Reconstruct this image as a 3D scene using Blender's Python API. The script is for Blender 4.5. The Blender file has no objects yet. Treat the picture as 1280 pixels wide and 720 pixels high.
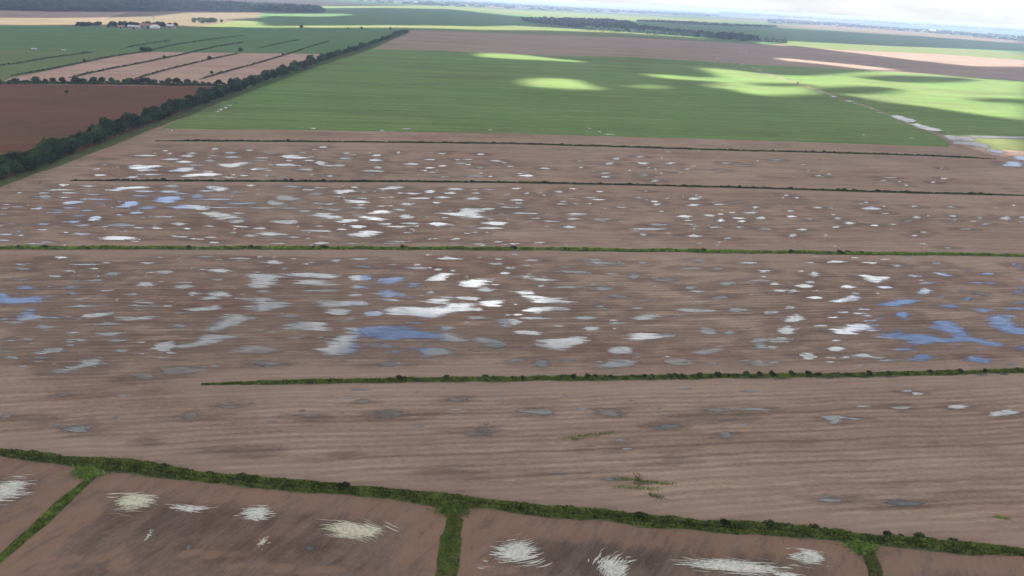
import bpy, bmesh, math, random
import numpy as np
from mathutils import Vector, Matrix

SC = bpy.context.scene
COL = SC.collection
R = math.radians

# ------------------------------------------------------------------ camera
F, H, SLOPE, YH = 1000.0, 100.0, 0.0555, -3.5     # focal length in photo pixels, height in metres, roll, horizon row
ROLL = math.atan(SLOPE)
PITCH = math.atan((360 - YH) * math.cos(ROLL) / F)
FW = np.array([0, math.cos(PITCH), -math.sin(PITCH)])
UP0 = np.array([0, math.sin(PITCH), math.cos(PITCH)])
R0 = np.array([1.0, 0, 0])
RT = R0 * math.cos(ROLL) + UP0 * math.sin(ROLL)
UP = -R0 * math.sin(ROLL) + UP0 * math.cos(ROLL)
cam = bpy.data.cameras.new('camera')
cam.sensor_width = 36.0
cam.lens = 36.0 * F / 1280.0
cam.clip_start = 1.0
cam.clip_end = 200000.0
camo = bpy.data.objects.new('camera', cam)
COL.objects.link(camo)
camo.matrix_world = Matrix(((RT[0], UP[0], -FW[0], 0), (RT[1], UP[1], -FW[1], 0), (RT[2], UP[2], -FW[2], H), (0, 0, 0, 1)))
SC.camera = camo


def ray(x, y):
    d = FW * F + RT * (x - 640) - UP * (y - 360)
    return d / np.linalg.norm(d)


def G(x, y):
    """ground point of a photo pixel (1280 x 720)"""
    d = ray(x, y)
    if d[2] > -0.0025:
        d = d.copy(); d[2] = -0.0025
    t = H / -d[2]
    return (d[0] * t, d[1] * t)


def GA(x, y):
    d = FW[None] * F + RT[None] * (x[:, None] - 640) - UP[None] * (y[:, None] - 360)
    t = H / np.maximum(-d[:, 2], 1e-6)
    return d[:, 0] * t, d[:, 1] * t


def toPx(X, Y, Z=0.0):
    """photo pixel of world points (numpy arrays); behind the camera -> far outside"""
    P = np.stack([X, Y, np.zeros_like(X) + Z - H], -1)
    w = P @ FW
    w2 = np.where(w > 5, w, 5)
    x = 640 + F * (P @ RT) / w2
    y = 360 - F * (P @ UP) / w2
    return np.where(w > 5, x, 640), np.where(w > 5, y, 3000)


# ------------------------------------------------------------------ sun, sky, exposure
SUN_EL, SUN_AZ = 46.0, 158.0        # azimuth clockwise from +Y (the view direction): the sun is behind, a little right
SX, SY = math.sin(R(SUN_AZ)), math.cos(R(SUN_AZ))
TOSUN = Vector((SX * math.cos(R(SUN_EL)), SY * math.cos(R(SUN_EL)), math.sin(R(SUN_EL))))
sl = bpy.data.lights.new('sun', 'SUN')
sl.energy = 2.9
sl.angle = R(0.53)
sl.color = (1.0, 0.95, 0.87)
so = bpy.data.objects.new('sun', sl)
COL.objects.link(so)
so.rotation_euler = TOSUN.to_track_quat('Z', 'Y').to_euler()
so.location = (0, -50, 300)

SC.view_settings.view_transform = 'Standard'
SC.view_settings.look = 'None'
SC.view_settings.exposure = 2.4
SC.view_settings.gamma = 1.0
SC.view_settings.use_curve_mapping = False
SC.cycles.volume_bounces = 1
SC.cycles.max_bounces = 8
SC.cycles.transparent_max_bounces = 12
SC.cycles.use_denoising = True

W = bpy.data.worlds.new('World')
SC.world = W
W.use_nodes = True
wt = W.node_tree
wt.nodes.clear()


class NT:
    """small helper for node trees"""
    def __init__(s, t): s.t = t
    def n(s, typ, **kw):
        nd = s.t.nodes.new(typ)
        for k, v in kw.items():
            if k.startswith('i_'):
                key = k[2:]
                nd.inputs[int(key) if key.isdigit() else key].default_value = v
            else:
                setattr(nd, k, v)
        return nd
    def l(s, a, b): s.t.links.new(a, b)
    def math(s, op, a, b=None, clamp=False):
        nd = s.t.nodes.new('ShaderNodeMath'); nd.operation = op; nd.use_clamp = clamp
        for i, v in enumerate((a, b)):
            if v is None: continue
            if isinstance(v, (int, float)): nd.inputs[i].default_value = v
            else: s.l(v, nd.inputs[i])
        return nd.outputs[0]
    def vm(s, op, a, b=None):
        nd = s.t.nodes.new('ShaderNodeVectorMath'); nd.operation = op
        for i, v in enumerate((a, b)):
            if v is None: continue
            if isinstance(v, (tuple, list)): nd.inputs[i].default_value = v
            else: s.l(v, nd.inputs[i])
        return nd.outputs['Value'] if op in ('LENGTH', 'DOT_PRODUCT', 'DISTANCE') else nd.outputs['Vector']
    def mix(s, f, a, b, mode='MIX'):
        nd = s.t.nodes.new('ShaderNodeMix'); nd.data_type = 'RGBA'; nd.blend_type = mode
        for i, v in ((0, f), (6, a), (7, b)):
            if isinstance(v, (int, float)): nd.inputs[i].default_value = v
            elif isinstance(v, (tuple, list)): nd.inputs[i].default_value = (*v[:3], 1)
            else: s.l(v, nd.inputs[i])
        return nd.outputs[2]
    def rng(s, v, a, b, c=0.0, d=1.0, smooth=True):
        nd = s.t.nodes.new('ShaderNodeMapRange')
        nd.interpolation_type = 'SMOOTHSTEP' if smooth else 'LINEAR'
        s.l(v, nd.inputs[0])
        for i, q in enumerate((a, b, c, d)): nd.inputs[i + 1].default_value = q
        return nd.outputs[0]
    def noise(s, vec, scale, detail=4, rough=0.55, dist=0.0):
        nd = s.t.nodes.new('ShaderNodeTexNoise')
        nd.inputs['Scale'].default_value = scale; nd.inputs['Detail'].default_value = detail
        nd.inputs['Roughness'].default_value = rough; nd.inputs['Distortion'].default_value = dist
        s.l(vec, nd.inputs['Vector'])
        return nd
    def mapping(s, vec, scale=(1, 1, 1), rot=(0, 0, 0), loc=(0, 0, 0)):
        nd = s.t.nodes.new('ShaderNodeMapping')
        nd.inputs['Scale'].default_value = scale; nd.inputs['Rotation'].default_value = rot; nd.inputs['Location'].default_value = loc
        s.l(vec, nd.inputs['Vector'])
        return nd.outputs[0]


w = NT(wt)
sky = w.n('ShaderNodeTexSky', sky_type='NISHITA')
sky.sun_disc = False
sky.sun_elevation = R(SUN_EL)
sky.sun_rotation = R(SUN_AZ)
sky.air_density = 1.6
sky.dust_density = 1.0
sky.ozone_density = 2.0
tc = w.n('ShaderNodeTexCoord')
DIR = tc.outputs['Generated']
sep = w.n('ShaderNodeSeparateXYZ'); w.l(DIR, sep.inputs[0])
Z = sep.outputs[2]
# clouds are a layer overhead: project the direction on a plane so that they thin out towards the horizon
den = w.math('ADD', w.math('MAXIMUM', Z, 0.0), 0.12)
pl = w.n('ShaderNodeCombineXYZ')
w.l(w.math('DIVIDE', sep.outputs[0], den), pl.inputs[0]); w.l(w.math('DIVIDE', sep.outputs[1], den), pl.inputs[1])
cn = w.noise(pl.outputs[0], 1.6, 9, 0.68)
cn2 = w.noise(pl.outputs[0], 0.5, 4, 0.5)
wob = w.noise(DIR, 14.0, 4, 0.6)
wv = w.vm('MULTIPLY', w.vm('SUBTRACT', wob.outputs['Color'], (0.5, 0.5, 0.5)), (0.16, 0.05, 0.05))
DW = w.vm('ADD', DIR, wv)


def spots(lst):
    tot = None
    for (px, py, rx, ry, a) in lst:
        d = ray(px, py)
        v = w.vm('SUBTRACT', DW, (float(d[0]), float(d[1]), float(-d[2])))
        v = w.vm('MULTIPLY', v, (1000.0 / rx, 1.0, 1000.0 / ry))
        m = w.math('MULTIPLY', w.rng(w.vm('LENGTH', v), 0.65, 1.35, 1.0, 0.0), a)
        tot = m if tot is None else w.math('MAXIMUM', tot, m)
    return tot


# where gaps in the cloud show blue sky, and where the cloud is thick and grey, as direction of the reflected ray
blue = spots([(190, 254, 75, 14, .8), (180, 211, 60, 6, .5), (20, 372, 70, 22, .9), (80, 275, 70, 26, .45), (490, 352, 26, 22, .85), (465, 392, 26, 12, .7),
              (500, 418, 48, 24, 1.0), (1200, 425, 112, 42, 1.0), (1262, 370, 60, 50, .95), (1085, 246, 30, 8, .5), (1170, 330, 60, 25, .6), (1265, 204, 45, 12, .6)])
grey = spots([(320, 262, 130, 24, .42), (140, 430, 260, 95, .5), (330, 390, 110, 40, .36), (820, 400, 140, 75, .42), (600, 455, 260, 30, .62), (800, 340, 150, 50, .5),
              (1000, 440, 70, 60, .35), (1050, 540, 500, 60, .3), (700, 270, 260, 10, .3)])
lum = w.n('ShaderNodeValToRGB')
cr = lum.color_ramp
cr.elements[0].position = 0.0; cr.elements[0].color = (.20, .20, .20, 1)
cr.elements[1].position = 1.0; cr.elements[1].color = (0.30, 0.30, 0.30, 1)
for p, v in ((0.02, .215), (0.05, .27), (0.1, .34), (0.17, .50), (0.25, .88), (0.35, 1.15), (0.43, .95), (0.5, .62), (0.7, 0.34)):
    e = cr.elements.new(p); e.color = (v, v, v, 1)
w.l(Z, lum.inputs[0])
var = w.math('ADD', w.rng(cn.outputs[0], 0.34, 0.66, 0.0, 0.55), w.rng(cn2.outputs[0], 0.35, 0.65, 0.25, 0.6))
lowz = w.rng(Z, 0.03, 0.10, 1.0, 0.0)
bright = w.math('MULTIPLY', lum.outputs[0], w.math('MAXIMUM', var, w.math('MULTIPLY', lowz, w.rng(w.noise(w.mapping(DIR, scale=(1, 1, 5)), 9.0, 6, .6).outputs[0], .3, .7, .84, 1.06))))
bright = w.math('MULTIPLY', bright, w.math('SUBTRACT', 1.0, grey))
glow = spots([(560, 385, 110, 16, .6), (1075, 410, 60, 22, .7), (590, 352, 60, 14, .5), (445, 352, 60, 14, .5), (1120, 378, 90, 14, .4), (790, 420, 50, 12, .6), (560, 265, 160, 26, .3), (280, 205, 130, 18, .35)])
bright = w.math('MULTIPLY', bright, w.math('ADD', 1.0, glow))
cloudc = w.vm('SCALE', (0.96, 0.985, 1.0)); 
sc_ = cloudc.node; w.l(bright, sc_.inputs['Scale'])
skyb = w.vm('MULTIPLY', sky.outputs[0], (0.056, 0.060, 0.086))
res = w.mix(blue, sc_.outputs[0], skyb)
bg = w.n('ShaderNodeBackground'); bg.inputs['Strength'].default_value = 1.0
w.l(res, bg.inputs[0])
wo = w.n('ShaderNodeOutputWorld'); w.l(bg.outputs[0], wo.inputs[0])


# ------------------------------------------------------------------ helpers
def put(o, parent=None, label=None, cat=None, group=None, kind=None):
    if o.name not in COL.objects: COL.objects.link(o)
    if parent: o.parent = parent
    if label: o['label'] = label
    if cat: o['category'] = cat
    if group: o['group'] = group
    if kind: o['kind'] = kind
    return o


def mesh(name, V, Fc, mat, smooth=False):
    me = bpy.data.meshes.new(name)
    V = np.asarray(V, dtype=np.float32)
    if isinstance(Fc, np.ndarray):
        n, k = Fc.shape
        me.vertices.add(len(V)); me.vertices.foreach_set('co', V.ravel())
        me.loops.add(n * k); me.loops.foreach_set('vertex_index', Fc.astype(np.int32).ravel())
        me.polygons.add(n); me.polygons.foreach_set('loop_start', np.arange(0, n * k, k, dtype=np.int32))
        me.update(calc_edges=True)
    else:
        me.from_pydata([tuple(v) for v in V.tolist()], [], Fc)
        me.update()
    me.materials.append(mat)
    if smooth: me.polygons.foreach_set('use_smooth', [True] * len(me.polygons))
    return me


def obj(name, V, Fc, mat, parent=None, smooth=False, **kw):
    o = bpy.data.objects.new(name, mesh(name, V, Fc, mat, smooth))
    return put(o, parent, **kw)


def empty(name, loc=(0, 0, 0), **kw):
    o = bpy.data.objects.new(name, None)
    o.location = loc
    return put(o, **kw)


def copy_tree(o, parent=None):
    c = o.copy(); COL.objects.link(c); c.parent = parent
    for ch in list(o.children):
        copy_tree(ch, c)
    return c


def mat(name):
    m = bpy.data.materials.new(name); m.use_nodes = True
    m.node_tree.nodes.clear()
    t = NT(m.node_tree)
    out = t.n('ShaderNodeOutputMaterial')
    return m, t, out


def simple(name, col, rough=0.9, var=0.0, scale=1.0, spec=0.2):
    m, t, out = mat(name)
    b = t.n('ShaderNodeBsdfPrincipled'); b.inputs['Roughness'].default_value = rough
    b.inputs['Specular IOR Level'].default_value = spec
    if var:
        g = t.n('ShaderNodeNewGeometry')
        nz = t.noise(g.outputs['Position'], scale, 5, 0.6)
        f = t.rng(nz.outputs[0], 0.3, 0.7)
        c = t.mix(f, tuple(x * (1 - var) for x in col), tuple(x * (1 + var) for x in col))
        t.l(c, b.inputs['Base Color'])
    else:
        b.inputs['Base Color'].default_value = (*col, 1)
    t.l(b.outputs[0], out.inputs[0])
    return m


ROW = R(10.5)      # heading of the crop rows and ditches
GEOM = 'ShaderNodeNewGeometry'


def field_mat(name, base, base2, streak=0.18, rowrot=ROW, patch=0.25, patch_scale=0.012, rowlen=0.012, rowgap=0.22, tint=None, damp=False, grain=1.0, rows=0.0, palec=(0.25, 0.18, 0.145)):
    """crop or stubble: fine rows, wide passes of the harvester, soft patches"""
    m, t, out = mat(name)
    g = t.n(GEOM); P = g.outputs['Position']
    rp = t.mapping(P, rot=(0, 0, -rowrot))
    warp = t.noise(rp, 0.012, 3)
    wv = t.vm('MULTIPLY', t.vm('SUBTRACT', warp.outputs['Color'], (0.5, 0.5, 0.5)), (0, 9.0, 0))
    rp2 = t.vm('ADD', rp, wv)
    s1 = t.noise(t.mapping(rp2, scale=(rowlen, rowgap, 1)), 1.0, 6, 0.62)
    s2 = t.noise(t.mapping(rp2, scale=(rowlen * 5, rowgap * 4.5, 1)), 1.0, 5, 0.7)
    s3 = t.noise(t.mapping(rp2, scale=(rowlen * 0.3, rowgap * 0.3, 1)), 1.0, 3, 0.5)
    p1 = t.noise(t.mapping(P, scale=(1, 1.0, 1)), patch_scale, 6, 0.6)
    fine = t.noise(t.mapping(rp, scale=(0.45, 1, 1)), 1.5, 4, 0.8)
    mid = t.noise(t.mapping(rp, scale=(0.5, 1, 1)), 0.22, 5, 0.65)
    comb = t.noise(t.mapping(rp2, scale=(rowlen * 1.6, rowgap * 2.2, 1)), 1.0, 3, 0.6)
    v = t.math('ADD', t.math('MULTIPLY', t.rng(s1.outputs[0], 0.3, 0.7, -1, 1, False), streak), t.math('MULTIPLY', t.rng(s2.outputs[0], 0.3, 0.7, -1, 1, False), streak * 0.65))
    v = t.math('ADD', v, t.math('MULTIPLY', t.rng(s3.outputs[0], 0.3, 0.7, -1, 1, False), streak * 0.6))
    v = t.math('ADD', v, t.math('MULTIPLY', t.rng(fine.outputs[0], 0.3, 0.7, -1, 1, False), 0.20 * grain))
    v = t.math('ADD', v, t.math('MULTIPLY', t.rng(mid.outputs[0], 0.25, 0.75, -1, 1, False), 0.14))
    v = t.math('ADD', v, t.math('MULTIPLY', t.rng(comb.outputs[0], 0.36, 0.64, -1, 1, False), streak * .7))
    v = t.math('ADD', v, 1.0)
    if rows:
        sx = t.n('ShaderNodeSeparateXYZ'); t.l(rp2, sx.inputs[0])
        ph = t.math('ADD', t.math('MULTIPLY', sx.outputs[1], 6.2832 / rows), t.math('MULTIPLY', s2.outputs[0], 2.0))
        am_ = t.rng(mid.outputs[0], 0.3, 0.7, 0.03, 0.17)
        v = t.math('ADD', v, t.math('MULTIPLY', t.math('SINE', ph), am_))
        ph = t.math('MULTIPLY', sx.outputs[1], 6.2832 / (rows * 4.1))
        v = t.math('ADD', v, t.math('MULTIPLY', t.math('POWER', t.math('ABSOLUTE', t.math('SINE', ph)), 14), -0.10))
    pf = t.rng(p1.outputs[0], 0.38, 0.62)
    c = t.mix(pf, base, base2)
    if tint is not None:
        tn = t.noise(t.mapping(rp, scale=(0.4, 1, 1)), patch_scale * 2.2, 6, 0.62)
        c = t.mix(t.math('MULTIPLY', t.rng(tn.outputs[0], 0.5, 0.68), patch * 2), c, tint)
    vs = t.vm('SCALE', c); t.l(v, vs.node.inputs['Scale'])
    c = vs
    if damp:
        at = t.n('ShaderNodeAttribute', attribute_name='damp')
        dn = t.noise(t.mapping(rp, scale=(0.35, 1, 1)), 0.35, 6, 0.7)
        dn2 = t.noise(t.mapping(rp, scale=(0.3, 1, 1)), 0.035, 6, 0.65)
        dn3 = t.noise(t.mapping(rp, scale=(0.035, .28, 1)), 1.0, 5, 0.65)
        dd = t.math('ADD', at.outputs['Fac'], t.rng(dn.outputs[0], 0.3, 0.7, -0.35, 0.35, False))
        dd = t.math('ADD', dd, t.rng(dn3.outputs[0], 0.3, 0.7, -0.5, 0.5, False))
        f = t.rng(dd, 0.25, 0.95)
        f2 = t.math('MULTIPLY', t.rng(t.math('ADD', dn2.outputs[0], t.math('MULTIPLY', t.math('SUBTRACT', dn.outputs[0], 0.5), 0.25)), 0.54, 0.66), 0.5)
        f = t.math('MAXIMUM', t.math('MULTIPLY', f, 0.9), f2)
        c = t.mix(f, c, t.vm('MULTIPLY', c, (0.66, 0.65, 0.67)))
        gt = t.n('ShaderNodeAttribute', attribute_name='weed')
        gw = t.math('ADD', gt.outputs['Fac'], t.rng(dn.outputs[0], 0.3, 0.7, -0.4, 0.4, False))
        c = t.mix(t.rng(gw, 0.45, 0.75), c, (0.045, 0.068, 0.028))
        bleach = t.n('ShaderNodeAttribute', attribute_name='pale')
        bw = t.math('ADD', bleach.outputs['Fac'], t.rng(dn.outputs[0], 0.3, 0.7, -0.4, 0.4, False))
        c = t.mix(t.math('MULTIPLY', t.rng(bw, 0.4, 0.9), 0.55), c, palec)
    b = t.n('ShaderNodeBsdfDiffuse'); b.inputs['Roughness'].default_value = 0.6
    t.l(c, b.inputs['Color'])
    bp = t.n('ShaderNodeBump'); bp.inputs['Strength'].default_value = 0.5; bp.inputs['Distance'].default_value = 0.3
    t.l(t.math('ADD', s2.outputs[0], fine.outputs[0]), bp.inputs['Height']); t.l(bp.outputs[0], b.inputs['Normal'])
    t.l(b.outputs[0], out.inputs[0])
    return m


def water_mat(name, mud, ior, rough, fade=0.0):
    m, t, out = mat(name)
    g = t.n(GEOM); P = g.outputs['Position']
    n1 = t.noise(t.mapping(P, rot=(0, 0, -ROW), scale=(0.4, 1.2, 1)), 0.5, 5, 0.6)
    n2 = t.noise(P, 0.08, 4, 0.55)
    c = t.mix(t.rng(n1.outputs[0], 0.35, 0.7), tuple(x * .8 for x in mud), tuple(x * 1.25 for x in mud))
    d = t.n('ShaderNodeBsdfDiffuse'); t.l(c, d.inputs[0])
    gl = t.n('ShaderNodeBsdfGlossy'); gl.inputs['Roughness'].default_value = rough
    wv = t.noise(P, 2.2, 2, 0.5)
    bp = t.n('ShaderNodeBump'); bp.inputs['Strength'].default_value = 0.05; bp.inputs['Distance'].default_value = 0.02
    t.l(wv.outputs[0], bp.inputs['Height']); t.l(bp.outputs[0], gl.inputs['Normal'])
    fr = t.n('ShaderNodeFresnel'); fr.inputs['IOR'].default_value = ior
    f = fr.outputs[0]
    # shallow places where stubble and mud break the surface
    k = t.rng(t.math('ADD', n2.outputs[0], t.math('MULTIPLY', t.math('SUBTRACT', n1.outputs[0], 0.5), 0.6)), 0.30 + fade, 0.52 + fade, 0.55 - fade, 1.0)
    f = t.math('MULTIPLY', f, k)
    tn_ = t.n('ShaderNodeAttribute', attribute_name='tone'); f = t.math('MULTIPLY', f, tn_.outputs['Fac'])
    mx = t.n('ShaderNodeMixShader'); t.l(f, mx.inputs[0]); t.l(d.outputs[0], mx.inputs[1]); t.l(gl.outputs[0], mx.inputs[2])
    # the rim breaks up along the stubble rows
    ed_ = t.n('ShaderNodeAttribute', attribute_name='rim')
    rn = t.noise(t.mapping(P, rot=(0, 0, -ROW), scale=(0.10, 1.1, 1)), 1.0, 5, 0.75)
    rn2 = t.noise(t.mapping(P, rot=(0, 0, -ROW), scale=(0.05, 0.5, 1)), 1.0, 3, 0.6)
    e = t.math('ADD', ed_.outputs['Fac'], t.rng(t.math('ADD', t.math('MULTIPLY', rn.outputs[0], .6), t.math('MULTIPLY', rn2.outputs[0], .4)), 0.3, 0.7, -0.85, 0.85, False))
    tp_ = t.n('ShaderNodeBsdfTransparent')
    m2 = t.n('ShaderNodeMixShader'); t.l(t.rng(e, 0.30, 0.62), m2.inputs[0]); t.l(tp_.outputs[0], m2.inputs[1]); t.l(mx.outputs[0], m2.inputs[2])
    t.l(m2.outputs[0], out.inputs[0])
    return m


def water_geo(o, size):
    """fine mesh over a closed outline with a rim value that falls from the middle across the shore"""
    P = np.array(o); c = P.mean(0)
    cr_, sr_ = math.cos(ROW), math.sin(ROW)
    u = P[:, 0] * cr_ + P[:, 1] * sr_; v = -P[:, 0] * sr_ + P[:, 1] * cr_
    AN = 3.0                                    # the rim is drawn out along the rows
    wf = float(np.clip(.26 * min(np.ptp(u) / AN * 1.6, np.ptp(v)), .12, 1.7))
    m_ = wf * 1.2
    mu = m_ * AN * .7
    nu = int(np.clip((np.ptp(u) + 2 * mu) / (wf * 1.5), 8, 50)); nv = int(np.clip((np.ptp(v) + 2 * m_) / (wf * .55), 8, 40))
    gu, gv = np.meshgrid(np.linspace(u.min() - mu, u.max() + mu, nu), np.linspace(v.min() - m_, v.max() + m_, nv))
    best = np.full(gu.shape, 1e9); n = len(u)
    for i in range(n):
        ax, ay = u[i] / AN, v[i]; bx, by = u[(i + 1) % n] / AN - ax, v[(i + 1) % n] - ay; L2 = bx * bx + by * by + 1e-9
        t_ = np.clip(((gu / AN - ax) * bx + (gv - ay) * by) / L2, 0, 1)
        best = np.minimum(best, np.hypot(gu / AN - ax - t_ * bx, gv - ay - t_ * by))
    sd = np.where(inpoly(gu, gv, list(zip(u, v))), best, -best)
    rim = np.clip(.46 + .70 * sd / wf, -.4, 1.5)
    fq = grid_faces(nu, nv); fq = fq[(rim.ravel()[fq] > -.35).any(1)]
    used = np.zeros(gu.size, bool); used[fq.ravel()] = True; rm = np.cumsum(used) - 1
    X = gu * cr_ - gv * sr_; Y = gu * sr_ + gv * cr_
    return np.stack([X, Y], -1).reshape(-1, 2)[used], rm[fq].tolist(), rim.ravel()[used].tolist()


def leaf_mat(name, col, var=0.35, scale=0.25, yellow=0.0):
    m, t, out = mat(name)
    g = t.n(GEOM); P = g.outputs['Position']
    oi = t.n('ShaderNodeObjectInfo')
    nz = t.noise(P, scale, 5, 0.7)
    nf = t.noise(P, scale * 7, 2, 0.6)
    f = t.math('ADD', t.math('MULTIPLY', nz.outputs[0], 0.6), t.math('MULTIPLY', nf.outputs[0], 0.4))
    dark = tuple(x * (1 - var) for x in col); lite = (col[0] * (1 + var * (1 + yellow)), col[1] * (1 + var * .9), col[2] * (1 + var * .5))
    c = t.mix(t.rng(f, 0.36, 0.64), dark, lite)
    hs = t.n('ShaderNodeHueSaturation')
    t.l(c, hs.inputs['Color'])
    t.l(t.math('ADD', t.math('MULTIPLY', oi.outputs['Random'], 0.75), 0.62), hs.inputs['Value'])
    t.l(t.math('ADD', t.math('MULTIPLY', oi.outputs['Random'], 0.03), 0.485), hs.inputs['Hue'])
    d = t.n('ShaderNodeBsdfDiffuse'); t.l(hs.outputs[0], d.inputs[0])
    tr = t.n('ShaderNodeBsdfTranslucent'); t.l(hs.outputs[0], tr.inputs[0])
    mx = t.n('ShaderNodeMixShader'); mx.inputs[0].default_value = 0.3
    t.l(d.outputs[0], mx.inputs[1]); t.l(tr.outputs[0], mx.inputs[2]); t.l(mx.outputs[0], out.inputs[0])
    return m


def inpoly(px, py, poly):
    ins = np.zeros(px.shape, bool)
    n = len(poly)
    for i in range(n):
        x1, y1 = poly[i]; x2, y2 = poly[(i + 1) % n]
        if y1 == y2: continue
        c = ((y1 > py) != (y2 > py)) & (px < (x2 - x1) * (py - y1) / (y2 - y1) + x1)
        ins ^= c
    return ins


def vnoise(x, y, seed=0):
    """smooth value noise, numpy"""
    rs = np.random.RandomState(seed); T = rs.rand(256, 256)
    xi = np.floor(x).astype(int); yi = np.floor(y).astype(int)
    fx = x - xi; fy = y - yi
    fx = fx * fx * (3 - 2 * fx); fy = fy * fy * (3 - 2 * fy)
    g = lambda a, b: T[a % 256, b % 256]
    return (g(xi, yi) * (1 - fx) + g(xi + 1, yi) * fx) * (1 - fy) + (g(xi, yi + 1) * (1 - fx) + g(xi + 1, yi + 1) * fx) * fy


def fbm(x, y, seed=0, o=4):
    v = 0; a = 0.5; s = 0
    for i in range(o):
        v = v + a * vnoise(x * 2 ** i, y * 2 ** i, seed + i); s += a; a *= .55
    return v / s


def grid_faces(nx, ny):
    i = np.arange(nx - 1); j = np.arange(ny - 1)
    a = (j[:, None] * nx + i[None]).ravel()
    return np.stack([a, a + 1, a + nx + 1, a + nx], -1)

# ------------------------------------------------------------------ unseen clouds overhead, shaped to shade all but the sunlit places
# sunlit places as seen in the photo, in photo pixels; everything else near lies in cloud shade
LIT = [
    [(870, 84), (905, 86), (960, 92), (1005, 95), (1050, 92), (1110, 88), (1200, 96), (1290, 103), (1290, 153), (1235, 146), (1195, 139), (1150, 133), (1100, 128),
     (1070, 122), (1035, 116), (1000, 118), (960, 121), (930, 117), (905, 110), (860, 108), (900, 103), (868, 99), (900, 95), (885, 90)],
    [(655, 100), (672, 97), (700, 98), (722, 100), (726, 105), (765, 112), (730, 113), (690, 111), (662, 109)],
    [(590, 66), (640, 67), (680, 71), (700, 74), (735, 76), (730, 79), (690, 76), (640, 74), (600, 71)],
    [(800, 93), (830, 92), (875, 97), (905, 100), (880, 102), (830, 98)],
    [(775, 108), (815, 106), (850, 110), (800, 112)],
    [(1190, 170), (1290, 172), (1290, 215), (1262, 200), (1235, 190), (1225, 182)],
    [(300, 32.5), (400, 32), (480, 31.5), (560, 32), (600, 33), (640, 32), (700, 35), (760, 38), (820, 42), (880, 47), (900, 50), (860, 47), (800, 43), (740, 40), (680, 38.2), (600, 37.5), (540, 35.5), (480, 34.8), (400, 35), (300, 34.5)],
    [(-60, 21), (60, 22.5), (180, 21), (230, 16), (330, 15.5), (330, 22), (280, 25), (330, 27), (330, 34), (250, 34), (210, 31), (100, 31), (-60, 31.5)],
    [(330, 17), (420, 17), (450, 19), (400, 21), (330, 20)],
    [(310, 8), (420, 7.5), (520, 7), (640, 12), (720, 17), (800, 22), (860, 24), (900, 26), (800, 27), (720, 26), (640, 20), (560, 11.5), (480, 10), (400, 10.5), (310, 11)],
    [(985, 51), (1100, 57), (1180, 60), (1290, 64), (1290, 84), (1215, 83), (1150, 76), (1090, 69), (1045, 64), (1000, 58), (960, 56), (940, 53)],
    [(970, 33), (1060, 36), (1160, 42), (1290, 52), (1290, 56), (1160, 46), (1060, 39.5), (970, 35)],
    [(960, 71), (1000, 74), (1060, 80), (1100, 84), (1130, 88), (1080, 87), (1030, 81), (980, 76)],
]
HOLES_DARK = [(1070, 113, 55, 5), (1160, 100, 60, 3.2), (1120, 97, 50, 2), (1255, 126, 40, 2.5), (975, 106, 40, 2.0)]


def shade_mask(X, Y):
    px, py = toPx(X, Y)
    nz = fbm(X / 60.0, Y / 110.0, 11, 4) - 0.5
    nz2 = fbm(X / 60.0 + 40, Y / 110.0 + 9, 5, 4) - 0.5
    hz = YH + (px - 640) * SLOPE
    am = np.clip((py - hz) / 110.0, 0.02, 1.0)
    qx = px + nz * 20 * am; qy = py + nz2 * 2.6 * am ** 1.5
    lit = np.zeros(X.shape, bool)
    for poly in LIT: lit |= inpoly(qx, qy, poly)
    for (cx, cy, rx, ry) in HOLES_DARK:
        lit &= ~((((qx - cx) / rx) ** 2 + ((qy - cy) / ry) ** 2) < 1)
    dens = np.where(lit, 0.0, 1.0)
    # outside what the photo shows: broken cloud
    offs = (px < -80) | (px > 1320)
    broken = (fbm(X / 900.0, Y / 900.0, 21, 4) < 0.56)
    dens = np.where(offs & (Y > 900), broken * 1.0, dens)
    return dens


CALT = 2600.0
OX, OY = TOSUN.x / TOSUN.z * CALT, TOSUN.y / TOSUN.z * CALT
# beyond 5.5 km everything is in sun
gx = np.unique(np.concatenate([np.arange(-6000, -1200, 150), np.arange(-1200, 1800, 14), np.arange(1800, 7000, 120)]).astype(float))
gy = np.unique(np.concatenate([np.arange(-3000, 500, 200), np.arange(500, 1800, 12), np.arange(1800, 4200, 26), np.arange(4200, 6600, 100)]).astype(float))
X, Y = np.meshgrid(gx, gy)
D = shade_mask(X, Y)
D[:, 0] = D[:, -1] = 0; D[0] = D[-1] = 0
K = D.copy()
for _ in range(2):
    K[1:-1, 1:-1] = (K[1:-1, 1:-1] * 2 + K[:-2, 1:-1] + K[2:, 1:-1] + K[1:-1, :-2] + K[1:-1, 2:]) / 6
top = CALT + 20 + 260 * K * (0.4 + fbm(X / 500, Y / 500, 3, 4)); bot = CALT - 25 * K * fbm(X / 300, Y / 300, 8, 4)
nx, ny = len(gx), len(gy)
fq = grid_faces(nx, ny)
keep = K.ravel()[fq].max(1) > 0.02
fq = fq[keep]
N = nx * ny
kx, ky = TOSUN.x / TOSUN.z, TOSUN.y / TOSUN.z       # gaps slanted along the sunlight so it clears both cloud faces
V = np.concatenate([np.stack([X + kx * bot, Y + ky * bot, bot], -1).reshape(-1, 3), np.stack([X + kx * top, Y + ky * top, top], -1).reshape(-1, 3)])
Fc = np.concatenate([fq[:, ::-1], fq + N])
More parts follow.
